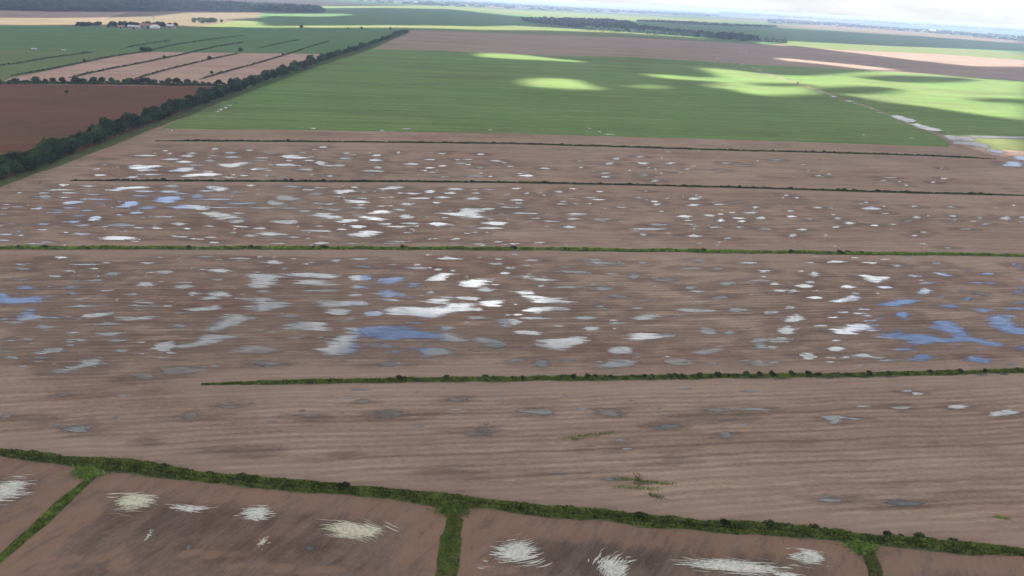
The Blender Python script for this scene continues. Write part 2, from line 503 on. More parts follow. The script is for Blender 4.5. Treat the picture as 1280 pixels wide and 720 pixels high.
# side walls keep each cloud closed
ed = np.concatenate([fq[:, [0, 1]], fq[:, [1, 2]], fq[:, [2, 3]], fq[:, [3, 0]]])
key = np.sort(ed, 1); kk = key[:, 0].astype(np.int64) * N + key[:, 1]
u, inv, cnt = np.unique(kk, return_inverse=True, return_counts=True)
be = ed[cnt[inv] == 1]
Fc = np.concatenate([Fc, np.stack([be[:, 0], be[:, 1], be[:, 1] + N, be[:, 0] + N], -1)])
used = np.zeros(2 * N, bool); used[Fc.ravel()] = True
remap = np.cumsum(used) - 1
m, t, out = mat('cloud')
at = t.n('ShaderNodeAttribute', attribute_name='cover')
tl = t.n('ShaderNodeBsdfTranslucent'); tl.inputs[0].default_value = (0.50, 0.51, 0.53, 1)
df = t.n('ShaderNodeBsdfDiffuse'); df.inputs[0].default_value = (0.75, 0.75, 0.76, 1)
a1 = t.n('ShaderNodeMixShader'); a1.inputs[0].default_value = 0.3
t.l(tl.outputs[0], a1.inputs[1]); t.l(df.outputs[0], a1.inputs[2])
tp = t.n('ShaderNodeBsdfTransparent')
mx = t.n('ShaderNodeMixShader'); t.l(t.rng(at.outputs['Fac'], 0.1, 0.75, 0.0, 1.0), mx.inputs[0])
t.l(tp.outputs[0], mx.inputs[1]); t.l(a1.outputs[0], mx.inputs[2]); t.l(mx.outputs[0], out.inputs[0])
co = obj('clouds', V[used], remap[Fc], m, kind='structure', smooth=True)
a = co.data.attributes.new('cover', 'FLOAT', 'POINT')
dd = np.concatenate([K.ravel(), K.ravel()])[used]
a.data.foreach_set('value', dd.astype(np.float32))

# ------------------------------------------------------------------ materials
M_stub = field_mat('stubble_soil', (0.246, 0.178, 0.140), (0.212, 0.151, 0.120), 0.12, rows=2.4, tint=(0.185, 0.100, 0.078), damp=True, patch=0.22)
M_plot = field_mat('wet_plot_soil', (0.128, 0.094, 0.080), (0.145, 0.100, 0.080), 0.07, rowrot=R(64), rowlen=0.05, rowgap=0.14, tint=(0.165, 0.100, 0.074), palec=(0.24, 0.145, 0.10), damp=True, patch=0.25, patch_scale=0.03)
M_green = field_mat('green_crop', (0.102, 0.163, 0.056), (0.116, 0.158, 0.060), 0.12, grain=.8, rows=9.0, patch=0.4, patch_scale=0.006, rowlen=0.004, rowgap=0.06, tint=(0.094, 0.105, 0.055))
M_red = field_mat('red_soil', (0.115, 0.056, 0.040), (0.095, 0.054, 0.038), 0.08, rowrot=R(35), patch=0.25, tint=(0.082, 0.066, 0.040))
M_pink = field_mat('pale_stubble', (0.31, 0.212, 0.172), (0.28, 0.190, 0.156), 0.10, rowrot=R(24), rowlen=0.006, rowgap=0.05, patch_scale=0.006)
M_greyb = field_mat('grey_brown_soil', (0.222, 0.166, 0.132), (0.202, 0.150, 0.120), 0.08, rowlen=0.003, rowgap=0.03, patch_scale=0.005, tint=(0.18, 0.115, 0.095))
M_tan = field_mat('dry_tan_soil', (0.128, 0.106, 0.066), (0.116, 0.094, 0.062), 0.06, rowlen=0.002, rowgap=0.02, patch_scale=0.003)
M_bluegreen = field_mat('deep_green_crop', (0.070, 0.128, 0.054), (0.080, 0.124, 0.054), 0.09, rowlen=0.003, rowgap=0.03, patch_scale=0.003)
M_lime = field_mat('light_green_crop', (0.105, 0.135, 0.050), (0.120, 0.135, 0.060), 0.06, rowlen=0.003, rowgap=0.03, patch_scale=0.004)
M_verge = field_mat('verge_grass', (0.060, 0.085, 0.032), (0.085, 0.095, 0.045), 0.1, patch_scale=0.08)
M_track = field_mat('track_mud', (0.235, 0.175, 0.145), (0.19, 0.14, 0.115), 0.08, rowrot=R(90), patch_scale=0.05)
M_water = water_mat('puddle_water', (0.085, 0.085, 0.088), 1.60, 0.03)
M_shal = water_mat('shallow_water', (0.118, 0.096, 0.088), 1.30, 0.10, 0.06)

# the wide land: a mosaic of fields out to the horizon
m, t, out = mat('distant_land')
g = t.n(GEOM); P = g.outputs['Position']
vo = t.n('ShaderNodeTexVoronoi'); vo.inputs['Scale'].default_value = 1.0; vo.inputs['Randomness'].default_value = 0.8; vo.distance = 'CHEBYCHEV'
t.l(t.mapping(P, rot=(0, 0, -ROW), scale=(0.00045, 0.0011, 1)), vo.inputs['Vector'])
rp = t.n('ShaderNodeValToRGB'); rp.color_ramp.interpolation = 'CONSTANT'
sp = t.n('ShaderNodeSeparateColor'); t.l(vo.outputs['Color'], sp.inputs[0]); t.l(sp.outputs[0], rp.inputs[0])
cols = [(0, (0.045, 0.085, 0.045)), (0.2, (0.16, 0.12, 0.10)), (0.36, (0.09, 0.13, 0.05)), (0.52, (0.028, 0.045, 0.028)), (0.68, (0.20, 0.17, 0.11)), (0.8, (0.06, 0.1, 0.05)), (0.9, (0.03, 0.045, 0.03))]
rp.color_ramp.elements[0].color = (*cols[0][1], 1); rp.color_ramp.elements[1].position = cols[1][0]; rp.color_ramp.elements[1].color = (*cols[1][1], 1)
for p, c in cols[2:]:
    e = rp.color_ramp.elements.new(p); e.color = (*c, 1)
nz = t.noise(t.mapping(P, scale=(0.3, 1, 1)), 0.002, 6, 0.65)
sc2 = t.vm('SCALE', rp.outputs[0]); t.l(t.rng(nz.outputs[0], 0.3, 0.7, 0.7, 1.3, False), sc2.node.inputs['Scale'])
b = t.n('ShaderNodeBsdfDiffuse'); t.l(sc2, b.inputs[0]); t.l(b.outputs[0], out.inputs[0])
S = 60000.0
obj('ground', [(-S, -3000, -0.5), (S, -3000, -0.5), (S, S, -0.5), (-S, S, -0.5)], [(0, 1, 2, 3)], m, kind='structure')

# ------------------------------------------------------------------ polylines of the ditches and belts (photo pixels)
D1 = [(195, 176.5), (330, 177), (520, 178.5), (640, 180), (760, 183.5), (920, 188.5), (1030, 191), (1160, 195), (1245, 199)]
D2 = [(88, 226), (200, 226.5), (330, 227), (520, 227.5), (640, 228.5), (790, 231.5), (960, 236), (1120, 241), (1290, 245)]
D3 = [(-60, 311), (60, 311), (320, 311), (520, 311.5), (640, 312), (800, 314), (960, 316), (1120, 318), (1340, 321)]
D4 = [(252, 480), (300, 479.5), (480, 476.5), (640, 475), (760, 473.5), (900, 472), (1060, 470), (1180, 467.5), (1340, 463)]
HB = [(-70, 562), (0, 567), (70, 576), (130, 582), (250, 596), (340, 605), (450, 617), (550, 628), (640, 638), (760, 648), (870, 658), (980, 664), (1060, 671), (1140, 678), (1220, 685), (1340, 697)]
BR1 = [(-25, 722), (20, 682), (60, 645), (95, 612), (118, 594)]
BR2 = [(546, 735), (556, 700), (563, 670), (570, 648)]
BR3 = [(1096, 735), (1088, 705), (1078, 685)]
BELT = [(-60, 262), (0, 231), (60, 210), (120, 187), (175, 165), (215, 150), (310, 113), (400, 81), (450, 64), (512, 40.5)]
BELT2 = [(-60, 105), (60, 105), (160, 106), (240, 107.5), (290, 108)]
TRACK = [(1330, 226), (1275, 201), (1220, 186), (1180, 171), (1150, 159), (1120, 147), (1085, 134), (1020, 112), (960, 93), (935, 84), (905, 74), (880, 66), (850, 59)]


def offset_px(poly, d):
    """move a ground polyline sideways by d metres, returns ground points"""
    P = np.array([G(*p) for p in poly]); T = np.gradient(P, axis=0); T /= np.linalg.norm(T, axis=1)[:, None]
    return P + np.stack([-T[:, 1], T[:, 0]], -1) * d


def resample(P, step):
    P = np.asarray(P, float); s = np.r_[0, np.cumsum(np.linalg.norm(np.diff(P, axis=0), axis=1))]
    n = max(2, int(s[-1] / step) + 1); q = np.linspace(0, s[-1], n)
    return np.stack([np.interp(q, s, P[:, 0]), np.interp(q, s, P[:, 1])], -1)


def flat(name, pts_px, z, m, jitter=0.0, ground=False, seed=1):
    P = np.array(pts_px, float) if ground else np.array([G(*p) for p in pts_px])
    # densify so edges are not ruler straight
    Q = []
    rs = np.random.RandomState(seed)
    for i in range(len(P)):
        a, b2 = P[i], P[(i + 1) % len(P)]
        L = np.linalg.norm(b2 - a); n = int(min(60, max(1, L / 12.0))) if jitter else 1
        for k in range(n):
            Q.append(a + (b2 - a) * k / n + (rs.randn(2) * jitter if k else 0))
    return obj(name, [(q[0], q[1], z) for q in Q], [tuple(range(len(Q)))], m, kind='structure')

# ------------------------------------------------------------------ puddles: centre x, y, width, height in quarter photo pixels of a tile; flags: g grey, b blue, d dim shallow
TILES = []


def tile(ox, oy, s, strip, txt):
    for e in txt.split(';'):
        e = e.strip()
        if not e: continue
        q = e.split(',')
        fl = q[4].strip() if len(q) > 4 else ''
        x, y, ww, hh = (float(v) for v in q[:4])
        TILES.append(dict(c=(ox + x / s, oy + y / s), w=ww / s, h=hh / s, f=fl or '-', strip=strip))


def poly(ox, oy, s, strip, name, fl, pts):
    P = [(ox + pts[i] / s, oy + pts[i + 1] / s) for i in range(0, len(pts), 2)]
    xs = [p[0] for p in P]; ys = [p[1] for p in P]
    TILES.append(dict(c=((min(xs) + max(xs)) / 2, (min(ys) + max(ys)) / 2), w=max(xs) - min(xs), h=max(ys) - min(ys), f=fl or '-', strip=strip, name=name, pts=P))


# strips: A between the first two thin ditches, B down to the third, C down to the fourth, D below it, G green crop, T track, P near plots
tile(0, 160, 4, 'A', '722,138,105,10;828,114,26,6;857,157,84,9;925,170,64,14;963,126,50,9;940,140,55,14;1062,139,38,8;1056,163,48,12;1148,124,56,11;1162,146,70,13;1248,112,40,9;1075,105,30,8;525,183,34,6;818,90,16,5;725,211,80,7,b;985,187,75,8;1270,207,40,12;1150,247,60,9;1215,238,40,8;750,233,105,8;665,246,48,12,b;497,236,60,10;530,155,20,5')
poly(0, 160, 4, 'A', 'long light blue puddle beyond the second ditch', 'b', [640, 190, 680, 183, 740, 190, 810, 186, 800, 194, 750, 201, 700, 206, 650, 206, 655, 198])
poly(0, 160, 4, 'A', 'wedge shaped white puddle beyond the second ditch', '', [828, 217, 880, 208, 905, 200, 970, 195, 968, 208, 930, 219, 890, 217, 850, 221])
poly(0, 160, 4, 'A', 'broad white puddle with a tapering left tail', '', [1070, 184, 1110, 178, 1160, 180, 1200, 172, 1252, 170, 1245, 180, 1200, 188, 1160, 200, 1130, 196, 1100, 188])
poly(0, 160, 4, 'A', 'white peaked puddle closest to the second ditch', '', [912, 250, 930, 232, 1000, 230, 1022, 224, 1030, 215, 1048, 216, 1055, 225, 1090, 228, 1085, 238, 1060, 243, 1000, 240, 950, 243])
tile(0, 160, 4, 'B', '318,285,36,14;200,272,12,8;448,291,76,8;690,295,110,8;722,318,90,10,b;300,310,130,6,b;345,325,70,9,b;93,325,32,9;866,290,66,12;850,318,90,12;905,330,76,8;1035,316,60,9;1176,325,70,12,g;1252,288,40,10;215,326,60,6,b;225,345,60,16,b;325,348,40,6;470,333,60,7;470,357,135,7;505,376,50,6;345,400,55,9,b;735,400,80,16,b;685,425,65,12,b;985,342,60,20,g;700,340,70,8,g;430,414,60,8;390,440,60,8;280,423,110,7,b;95,394,70,8;30,383,42,7;22,403,34,8;12,433,40,6;180,405,60,6;365,470,68,12,b;412,487,68,13,b;215,482,50,12,b;212,509,44,7;405,530,90,13;610,487,130,16,g;690,500,60,6;780,502,44,8,g;895,481,64,14;820,445,100,7,g;1100,398,150,7,g;1080,358,150,7,g;1205,378,130,15,g;1185,468,80,20,g;1205,493,60,9;1045,492,60,9,g;935,505,35,6;1168,522,34,12;1250,538,70,12;905,545,60,7,g;965,555,34,7;1075,573,60,8;1190,427,50,8,g;20,533,90,6;105,537,36,9;90,517,30,5;20,562,60,6;240,572,60,8,b;170,580,70,5;5,490,20,8;55,481,50,5')
poly(0, 160, 4, 'B', 'pale puddle with a long right arm left of centre', 'b', [525, 310, 560, 305, 585, 296, 640, 298, 700, 292, 740, 298, 690, 303, 640, 304, 610, 312, 560, 314])
poly(0, 160, 4, 'B', 'grey two lobed puddle below the second ditch', 'g', [1028, 292, 1080, 290, 1120, 294, 1152, 303, 1130, 312, 1080, 316, 1060, 308, 1035, 303])
poly(0, 160, 4, 'B', 'slender blue puddle with a pointed right end', 'b', [303, 382, 330, 370, 370, 366, 420, 370, 390, 377, 350, 384])
poly(0, 160, 4, 'B', 'bright blue puddle with a flat left tail', 'b', [565, 400, 600, 392, 615, 378, 650, 366, 690, 368, 692, 380, 660, 392, 620, 401])
poly(0, 160, 4, 'B', 'wide blue puddle with a toothed left edge', 'b', [768, 350, 800, 346, 850, 344, 930, 343, 900, 352, 870, 360, 855, 376, 810, 374, 775, 366, 790, 360])
poly(0, 160, 4, 'B', 'small steep blue puddle left of centre', 'b', [440, 460, 460, 446, 480, 440, 508, 444, 500, 458, 470, 466, 448, 466])
poly(0, 160, 4, 'B', 'long grey puddle rising in the middle', 'g', [500, 550, 530, 544, 580, 540, 630, 544, 668, 552, 640, 559, 580, 561, 520, 559])
poly(0, 160, 4, 'B', 'long streaky grey puddle in the flooded strip', 'g', [845, 398, 880, 390, 930, 383, 990, 386, 1060, 394, 1040, 408, 1010, 413, 960, 402, 900, 404])
poly(0, 160, 4, 'B', 'wide grey puddle thickening to the right', 'g', [1005, 425, 1060, 420, 1100, 422, 1130, 432, 1195, 440, 1200, 450, 1140, 455, 1090, 458, 1070, 445, 1030, 436])
tile(320, 160, 4, 'A', '30,150,70,10;25,163,70,8;30,205,75,13;70,126,80,5;235,122,36,8;296,108,28,7;338,96,38,7;168,163,30,7;265,163,50,6;325,175,48,22;392,188,80,15;448,152,62,13;452,126,38,6;485,134,48,8;238,209,100,9;370,241,36,9;130,246,40,6;600,138,40,12;595,162,60,16;610,198,36,14;585,215,90,12;578,233,50,7;712,124,20,12;773,180,54,11;873,158,48,9;935,190,46,8;930,128,30,6;942,115,24,5;868,200,50,7;885,222,50,6;848,214,22,10;1008,158,26,8;1025,177,55,9;1060,183,30,6;1060,158,50,5;1123,131,36,10;1122,200,34,7;1200,164,54,9;1240,174,34,8;1110,241,80,6;1172,243,20,5;940,244,70,6;555,250,40,5;1270,192,30,5')
tile(320, 160, 4, 'G', '632,13,40,5;755,5,56,6;290,2,30,5;1175,9,26,5')
poly(320, 160, 4, 'A', 'white arrow shaped puddle near the green crop', '', [130, 140, 170, 134, 200, 134, 220, 143, 265, 147, 240, 154, 190, 152, 150, 152])
poly(320, 160, 4, 'A', 'brightest white streak beyond the second ditch', '', [92, 184, 120, 179, 160, 178, 215, 184, 170, 190, 130, 191])
tile(320, 160, 4, 'B', '180,293,90,12,g;320,300,60,6;270,310,50,5;492,297,34,7;296,331,80,14;408,343,40,8;305,378,52,11;366,381,56,8;60,400,150,8;160,402,130,8;245,416,54,9;388,408,64,14;530,353,60,8;525,384,40,8;500,400,80,11;630,391,50,8;718,410,76,12;756,381,62,11;640,306,60,4;540,321,34,5;722,326,30,9;780,329,66,8;812,352,116,8;868,318,46,18;985,306,84,10;972,326,54,12;940,348,84,9;1102,326,38,10;1097,308,32,6;1166,308,46,7;1090,354,66,14;902,375,30,8;1225,380,40,6;1230,432,50,9;1260,397,60,8;510,436,50,5;752,445,66,20;775,477,90,10;648,481,60,9;700,493,110,8;800,491,36,7;1195,477,88,20;1168,501,110,12;1170,456,40,8;25,503,60,8;318,492,50,9;512,494,76,12;190,547,46,8;310,516,160,10;430,508,50,8;480,537,50,5;755,525,50,8;115,578,70,6;483,579,70,6;705,569,84,11;650,577,30,5;1210,570,36,9;1110,580,40,5;985,560,30,5;1055,528,30,5;1095,521,40,5;870,556,20,5')
poly(320, 160, 4, 'B', 'oblong white puddle right of the grey wedges', '', [385, 315, 420, 310, 490, 308, 494, 318, 460, 324, 430, 332, 400, 330])
poly(320, 160, 4, 'B', 'upper grey wedge puddle in the flooded strip', 'g', [100, 340, 140, 337, 180, 344, 225, 358, 190, 363, 140, 358, 95, 356])
poly(320, 160, 4, 'B', 'lower grey wedge puddle in the flooded strip', 'g', [62, 362, 90, 362, 110, 372, 158, 376, 130, 384, 90, 388, 65, 382])
poly(320, 160, 4, 'B', 'jagged white puddle with two right points', '', [280, 432, 330, 424, 365, 426, 370, 440, 430, 442, 400, 452, 380, 460, 350, 458, 330, 446, 290, 444])
poly(320, 160, 4, 'B', 'bright lens shaped puddle left of centre', '', [398, 468, 430, 461, 480, 457, 508, 460, 490, 470, 450, 475, 410, 475])
poly(320, 160, 4, 'B', 'angled white puddle with a left hook', '', [418, 358, 450, 356, 490, 362, 555, 365, 550, 374, 500, 378, 465, 373])
poly(320, 160, 4, 'B', 'tapered white puddle above the hooked pair', '', [560, 422, 600, 412, 640, 410, 675, 418, 660, 427, 610, 429])
poly(320, 160, 4, 'B', 'white puddle with an upturned left end', '', [605, 307, 650, 300, 680, 290, 735, 291, 722, 303, 690, 308, 650, 304])
poly(320, 160, 4, 'B', 'largest white puddle between the second and third ditches', '', [890, 424, 950, 426, 1010, 424, 1030, 416, 1018, 405, 1060, 400, 1120, 404, 1188, 398, 1190, 406, 1140, 412, 1120, 420, 1112, 432, 1135, 444, 1130, 450, 1070, 450, 1040, 440, 990, 440, 950, 432])
poly(320, 160, 4, 'B', 'long white puddle below the tapered one', '', [515, 440, 560, 444, 600, 447, 645, 455, 635, 465, 590, 464, 540, 455])
poly(320, 160, 4, 'B', 'rounded white puddle below centre of the flooded strip', '', [872, 476, 900, 472, 950, 476, 952, 486, 920, 493, 885, 490])
poly(320, 160, 4, 'B', 'grey flat puddle with a square right end', 'g', [75, 468, 110, 462, 150, 464, 205, 460, 200, 474, 170, 484, 120, 480])
poly(320, 160, 4, 'B', 'grey ragged puddle near the third ditch', 'g', [20, 520, 80, 518, 110, 526, 160, 530, 120, 538, 60, 540, 30, 534])
poly(320, 160, 4, 'B', 'white comet shaped puddle near the third ditch', '', [455, 533, 500, 531, 530, 520, 570, 514, 612, 518, 600, 532, 560, 546, 520, 549, 495, 540])
poly(320, 160, 4, 'B', 'small white humped puddle at the third ditch', '', [276, 577, 310, 571, 330, 566, 360, 572, 355, 581, 300, 582])
tile(640, 160, 4, 'G', '388,2,20,4;438,19,18,4;490,32,50,4')
tile(640, 160, 4, 'A', '168,203,34,10;45,227,60,6;70,239,66,10;520,154,40,11;487,178,42,17;640,145,34,9;660,177,54,10;682,199,24,6;465,227,48,8;470,246,36,6;656,236,38,14;714,265,40,12;792,177,42,13;877,206,30,7;800,221,24,5;1070,176,36,10;1050,212,44,8;1165,188,40,8;345,198,20,7;337,166,26,5;365,176,24,4')
tile(640, 160, 4, 'B', '20,303,50,6;300,304,34,6;75,328,26,9;235,320,42,11;160,337,24,6;440,318,34,7;390,349,56,12;430,358,60,7;30,361,64,9;32,376,34,6;670,316,22,6,g;632,349,34,10;258,368,34,7;250,381,50,7;725,381,32,13;715,367,34,8;910,355,48,14;905,386,48,12;545,397,60,5;60,428,110,9,g;115,452,60,7;195,467,80,9;320,432,70,14,g;305,455,60,9;452,460,75,22,d;285,495,60,14,g;730,484,80,13;680,506,150,12;860,442,56,13;885,463,50,5;915,492,44,6;985,438,50,11;1045,431,28,7;1045,463,30,16;1042,382,52,8;1115,372,40,8;1218,396,34,13;1195,424,60,13;1130,452,56,9;1150,467,34,10;1137,496,38,10;1248,450,42,12;1020,497,60,8;912,540,56,16;1078,553,42,12;135,574,66,6;15,580,50,7;655,534,34,14,d;390,378,20,7;1265,505,40,8,g;20,398,50,8,g;745,417,30,4')
tile(960, 160, 4, 'A', '45,160,42,7;252,239,30,8;202,213,20,5;275,246,24,5;20,247,40,6;610,249,60,6;655,268,24,5;692,287,26,6;880,253,32,10;825,271,22,8;866,202,14,6;580,262,30,5')
tile(960, 160, 4, 'G', '720,50,24,5;478,34,14,4')
tile(960, 160, 4, 'B', '90,337,24,8;145,350,20,9;245,399,40,9;115,415,34,8;116,443,36,9;350,452,42,11;340,496,34,9;410,477,48,15;172,508,40,11;125,538,34,17;515,402,74,17,b;728,392,44,9;490,372,24,5;925,440,38,9;915,396,34,8,g;930,460,26,6;742,447,40,11;702,465,44,9;800,440,14,9;535,487,32,9;625,482,30,7;777,521,30,9;732,538,34,9;1085,482,38,11;1185,452,50,16;1060,450,24,7;988,506,56,6;1270,447,30,8;1265,470,36,6;898,600,26,7;588,428,40,4;210,456,30,5;5,507,20,8')
tile(0, 310, 4, 'C', '303,49,64,11;100,83,60,8,g;430,83,130,8;470,104,40,7;740,75,66,9;800,47,36,7;1035,44,84,9;1190,53,120,8;568,130,80,17;822,122,76,20,g;275,143,66,12,g;120,160,80,9,g;110,105,60,14,d;485,162,86,12;730,183,76,24;1090,160,64,10;912,173,90,8,g;915,195,96,18;135,200,80,18,b;348,200,56,12;362,226,50,12;527,214,70,10;656,233,52,11;970,232,54,20,g;10,237,50,28,b;735,273,120,10;730,291,110,11;835,291,70,8;425,290,110,13;350,296,90,5;265,350,80,8;535,381,130,16;235,395,110,20,g;225,414,50,7;550,431,120,18;900,388,66,30,g;402,460,60,18,g;580,463,110,20,g;140,457,50,18,g;355,487,60,9;20,497,50,11;30,522,80,8;75,551,90,12;210,552,70,14,g;190,568,50,7;605,518,70,26,g;725,645,70,40,d;1255,262,40,20;360,437,40,6;1275,300,30,24')
tile(0, 310, 4, 'C', '900,615,200,40,d;1000,470,1,1')
TILES.pop()
poly(0, 310, 4, 'C', 'long blue puddle running in from the left frame edge', 'b', [-60, 248, 40, 250, 100, 252, 160, 244, 210, 246, 220, 260, 190, 274, 100, 278, -60, 280])
poly(0, 310, 4, 'C', 'blue and white three pointed puddle at far left', 'b', [75, 374, 80, 352, 110, 325, 140, 305, 165, 308, 175, 325, 205, 340, 222, 354, 170, 357, 130, 362, 110, 374])
poly(0, 310, 4, 'C', 'grey puddle with a pointed left end below the third ditch', 'g', [1030, 112, 1070, 106, 1110, 102, 1146, 110, 1140, 122, 1100, 124, 1060, 115])
poly(0, 310, 4, 'C', 'small grey teardrop puddle', 'g', [1010, 256, 1040, 240, 1060, 224, 1100, 215, 1150, 228, 1140, 240, 1100, 246, 1070, 259, 1030, 258])
poly(0, 310, 4, 'C', 'long flat grey bar puddle left of centre', 'g', [935, 306, 990, 300, 1050, 298, 1070, 288, 1100, 290, 1090, 306, 1040, 312, 980, 318, 935, 316])
poly(0, 310, 4, 'C', 'slanting pale puddle in the left part', '', [415, 340, 440, 332, 490, 328, 530, 322, 572, 324, 550, 334, 500, 344, 440, 350])
poly(0, 310, 4, 'C', 'pale puddle with a thin right tail', '', [582, 350, 610, 342, 650, 346, 700, 346, 760, 336, 788, 336, 760, 352, 700, 358, 640, 364, 600, 362])
poly(0, 310, 4, 'C', 'big grey puddle shaped like a boot', 'g', [1005, 414, 1050, 400, 1090, 372, 1120, 350, 1130, 332, 1160, 322, 1200, 330, 1220, 345, 1275, 350, 1240, 362, 1180, 376, 1130, 396, 1100, 412, 1050, 416])
poly(0, 310, 4, 'C', 'big grey spoon shaped puddle', 'g', [885, 500, 900, 484, 950, 476, 1000, 462, 1040, 440, 1090, 433, 1135, 440, 1142, 456, 1120, 470, 1060, 480, 1000, 490, 930, 498])
poly(0, 310, 4, 'C', 'ragged grey puddle left of the spoon shaped one', 'g', [760, 492, 800, 480, 830, 466, 875, 470, 872, 490, 850, 515, 820, 522, 790, 512, 770, 505])
poly(0, 310, 4, 'C', 'grey slanting puddle at the lower left', 'g', [260, 620, 280, 606, 330, 600, 380, 590, 420, 576, 450, 562, 492, 552, 490, 566, 450, 588, 400, 606, 330, 622, 280, 630])
poly(0, 310, 4, 'C', 'pale lilac puddle near the left frame edge', '', [162, 525, 200, 518, 230, 506, 310, 500, 300, 520, 260, 530, 200, 530])
poly(0, 310, 4, 'C', 'dark flat pool left of the flared grey puddle', 'd', [1150, 515, 1180, 495, 1240, 488, 1330, 490, 1380, 505, 1360, 525, 1290, 532, 1200, 530])
tile(320, 310, 4, 'C', '95,71,76,20;190,53,36,9;250,80,50,9;145,104,36,11;400,62,44,12;10,120,40,14;510,56,84,9;595,54,26,6;545,93,72,13;678,83,46,7;800,101,120,16;960,53,120,12;908,109,36,14,g;1215,57,40,9;1205,78,56,15;1265,100,32,14;1245,127,60,12;330,215,160,17;518,195,95,22;500,236,70,13;680,262,80,12,b;725,240,40,12;770,250,56,9;785,180,60,9,g;780,192,60,11,g;985,115,34,11,g;1150,209,80,18;872,222,42,14;40,218,70,14;165,341,116,22,g;1105,352,130,15;805,377,74,12;948,402,78,27;1250,375,100,34,g;1262,335,40,8;690,583,150,32,d;700,518,60,18,d;190,450,80,16,d;365,418,30,16,g;80,422,60,7;615,488,110,26,d;1120,47,30,5;45,580,120,30,d')
poly(320, 310, 4, 'C', 'pale stepped puddle left of the white bars', 'g', [-40, 130, 20, 128, 70, 128, 118, 132, 120, 150, 90, 168, 95, 180, 60, 198, -20, 202, -40, 190, -10, 170, -30, 150])
poly(320, 310, 4, 'C', 'long white bar puddle on top of the cluster', '', [155, 130, 220, 126, 300, 124, 345, 132, 400, 142, 390, 152, 340, 150, 280, 142, 200, 146, 160, 143])
poly(320, 310, 4, 'C', 'white slanting bar puddle in the cluster', '', [215, 160, 260, 154, 310, 160, 360, 170, 400, 180, 390, 194, 340, 192, 300, 182, 250, 184, 225, 172])
poly(320, 310, 4, 'C', 'white blocky puddle above the oval one', '', [462, 146, 500, 138, 572, 138, 572, 150, 568, 164, 500, 164, 470, 160])
poly(320, 310, 4, 'C', 'dark blue puddle left above the dark blue pool', 'b', [612, 180, 622, 165, 618, 152, 660, 150, 700, 145, 740, 136, 755, 148, 735, 162, 700, 170, 685, 182, 640, 186])
poly(320, 310, 4, 'C', 'dark blue puddle with a white right finger', 'b', [605, 224, 640, 208, 680, 210, 700, 225, 742, 234, 730, 246, 690, 246, 640, 250, 620, 240])
poly(320, 310, 4, 'C', 'white branching puddle under the small grey one', '', [858, 160, 880, 150, 890, 134, 930, 126, 980, 130, 975, 138, 940, 146, 942, 160, 920, 166, 870, 166])
poly(320, 310, 4, 'C', 'brightest white teardrop puddle near centre', '', [1028, 182, 1040, 165, 1080, 157, 1120, 158, 1180, 157, 1178, 166, 1130, 178, 1110, 190, 1080, 201, 1050, 198])
poly(320, 310, 4, 'C', 'grey puddle with a square left block and a right foot', 'g', [-60, 256, 0, 252, 60, 248, 95, 256, 105, 268, 165, 276, 160, 292, 120, 298, 80, 300, 60, 316, 0, 318, -20, 305, -40, 290, 10, 275])
poly(320, 310, 4, 'C', 'long pale puddle with a drooping left tail', '', [280, 262, 340, 258, 380, 264, 440, 268, 515, 264, 540, 270, 500, 288, 440, 294, 350, 296, 330, 286, 300, 274])
poly(320, 310, 4, 'C', 'squarish white puddle above the grey slab', '', [345, 308, 400, 304, 460, 306, 460, 330, 430, 336, 380, 334, 360, 320])
poly(320, 310, 4, 'C', 'large grey slab puddle', 'g', [138, 390, 145, 374, 200, 374, 250, 370, 300, 372, 345, 380, 358, 395, 345, 414, 300, 420, 250, 416, 180, 410, 145, 406])
poly(320, 310, 4, 'C', 'small dark blue puddle left of the ragged white one', 'b', [542, 325, 580, 316, 620, 314, 632, 326, 618, 340, 580, 345, 548, 340])
poly(320, 310, 4, 'C', 'large ragged white puddle near centre', '', [650, 320, 665, 300, 700, 294, 780, 294, 850, 300, 900, 296, 930, 290, 980, 298, 1050, 305, 1085, 310, 1040, 318, 980, 322, 930, 330, 900, 345, 860, 355, 820, 350, 800, 338, 740, 334, 690, 336, 660, 332])
poly(320, 310, 4, 'C', 'white toothed puddle just above the ragged white one', '', [862, 260, 900, 248, 945, 246, 975, 254, 960, 264, 930, 268, 940, 276, 1000, 276, 1060, 280, 1110, 284, 1100, 296, 1040, 299, 960, 296, 930, 286, 900, 274, 870, 270])
poly(320, 310, 4, 'C', 'thin white bar puddle right of the toothed one', '', [1000, 250, 1030, 245, 1100, 248, 1125, 254, 1110, 261, 1040, 261])
poly(320, 310, 4, 'C', 'white finger puddle pointing right near centre', '', [1115, 275, 1160, 265, 1215, 263, 1222, 272, 1205, 280, 1228, 290, 1200, 297, 1130, 294])
poly(320, 310, 4, 'C', 'largest puddle, a dark blue pool with a pale right arm', 'b', [505, 400, 560, 392, 640, 388, 720, 392, 790, 402, 830, 416, 900, 428, 990, 430, 1000, 446, 1080, 460, 1060, 470, 960, 470, 905, 470, 885, 452, 820, 448, 760, 450, 690, 460, 640, 452, 560, 444, 520, 438])
poly(320, 310, 4, 'C', 'large flared grey puddle touching the dark blue pool', 'g', [440, 400, 500, 396, 525, 398, 524, 440, 500, 456, 495, 470, 480, 488, 512, 496, 500, 515, 460, 534, 400, 542, 340, 536, 300, 515, 330, 500, 380, 482, 385, 466, 360, 464, 400, 456, 440, 440, 480, 425, 490, 408])
poly(320, 310, 4, 'C', 'grey dish shaped pool right of centre bottom', 'g', [825, 520, 835, 504, 880, 500, 940, 500, 985, 514, 965, 530, 910, 540, 860, 550, 830, 542])
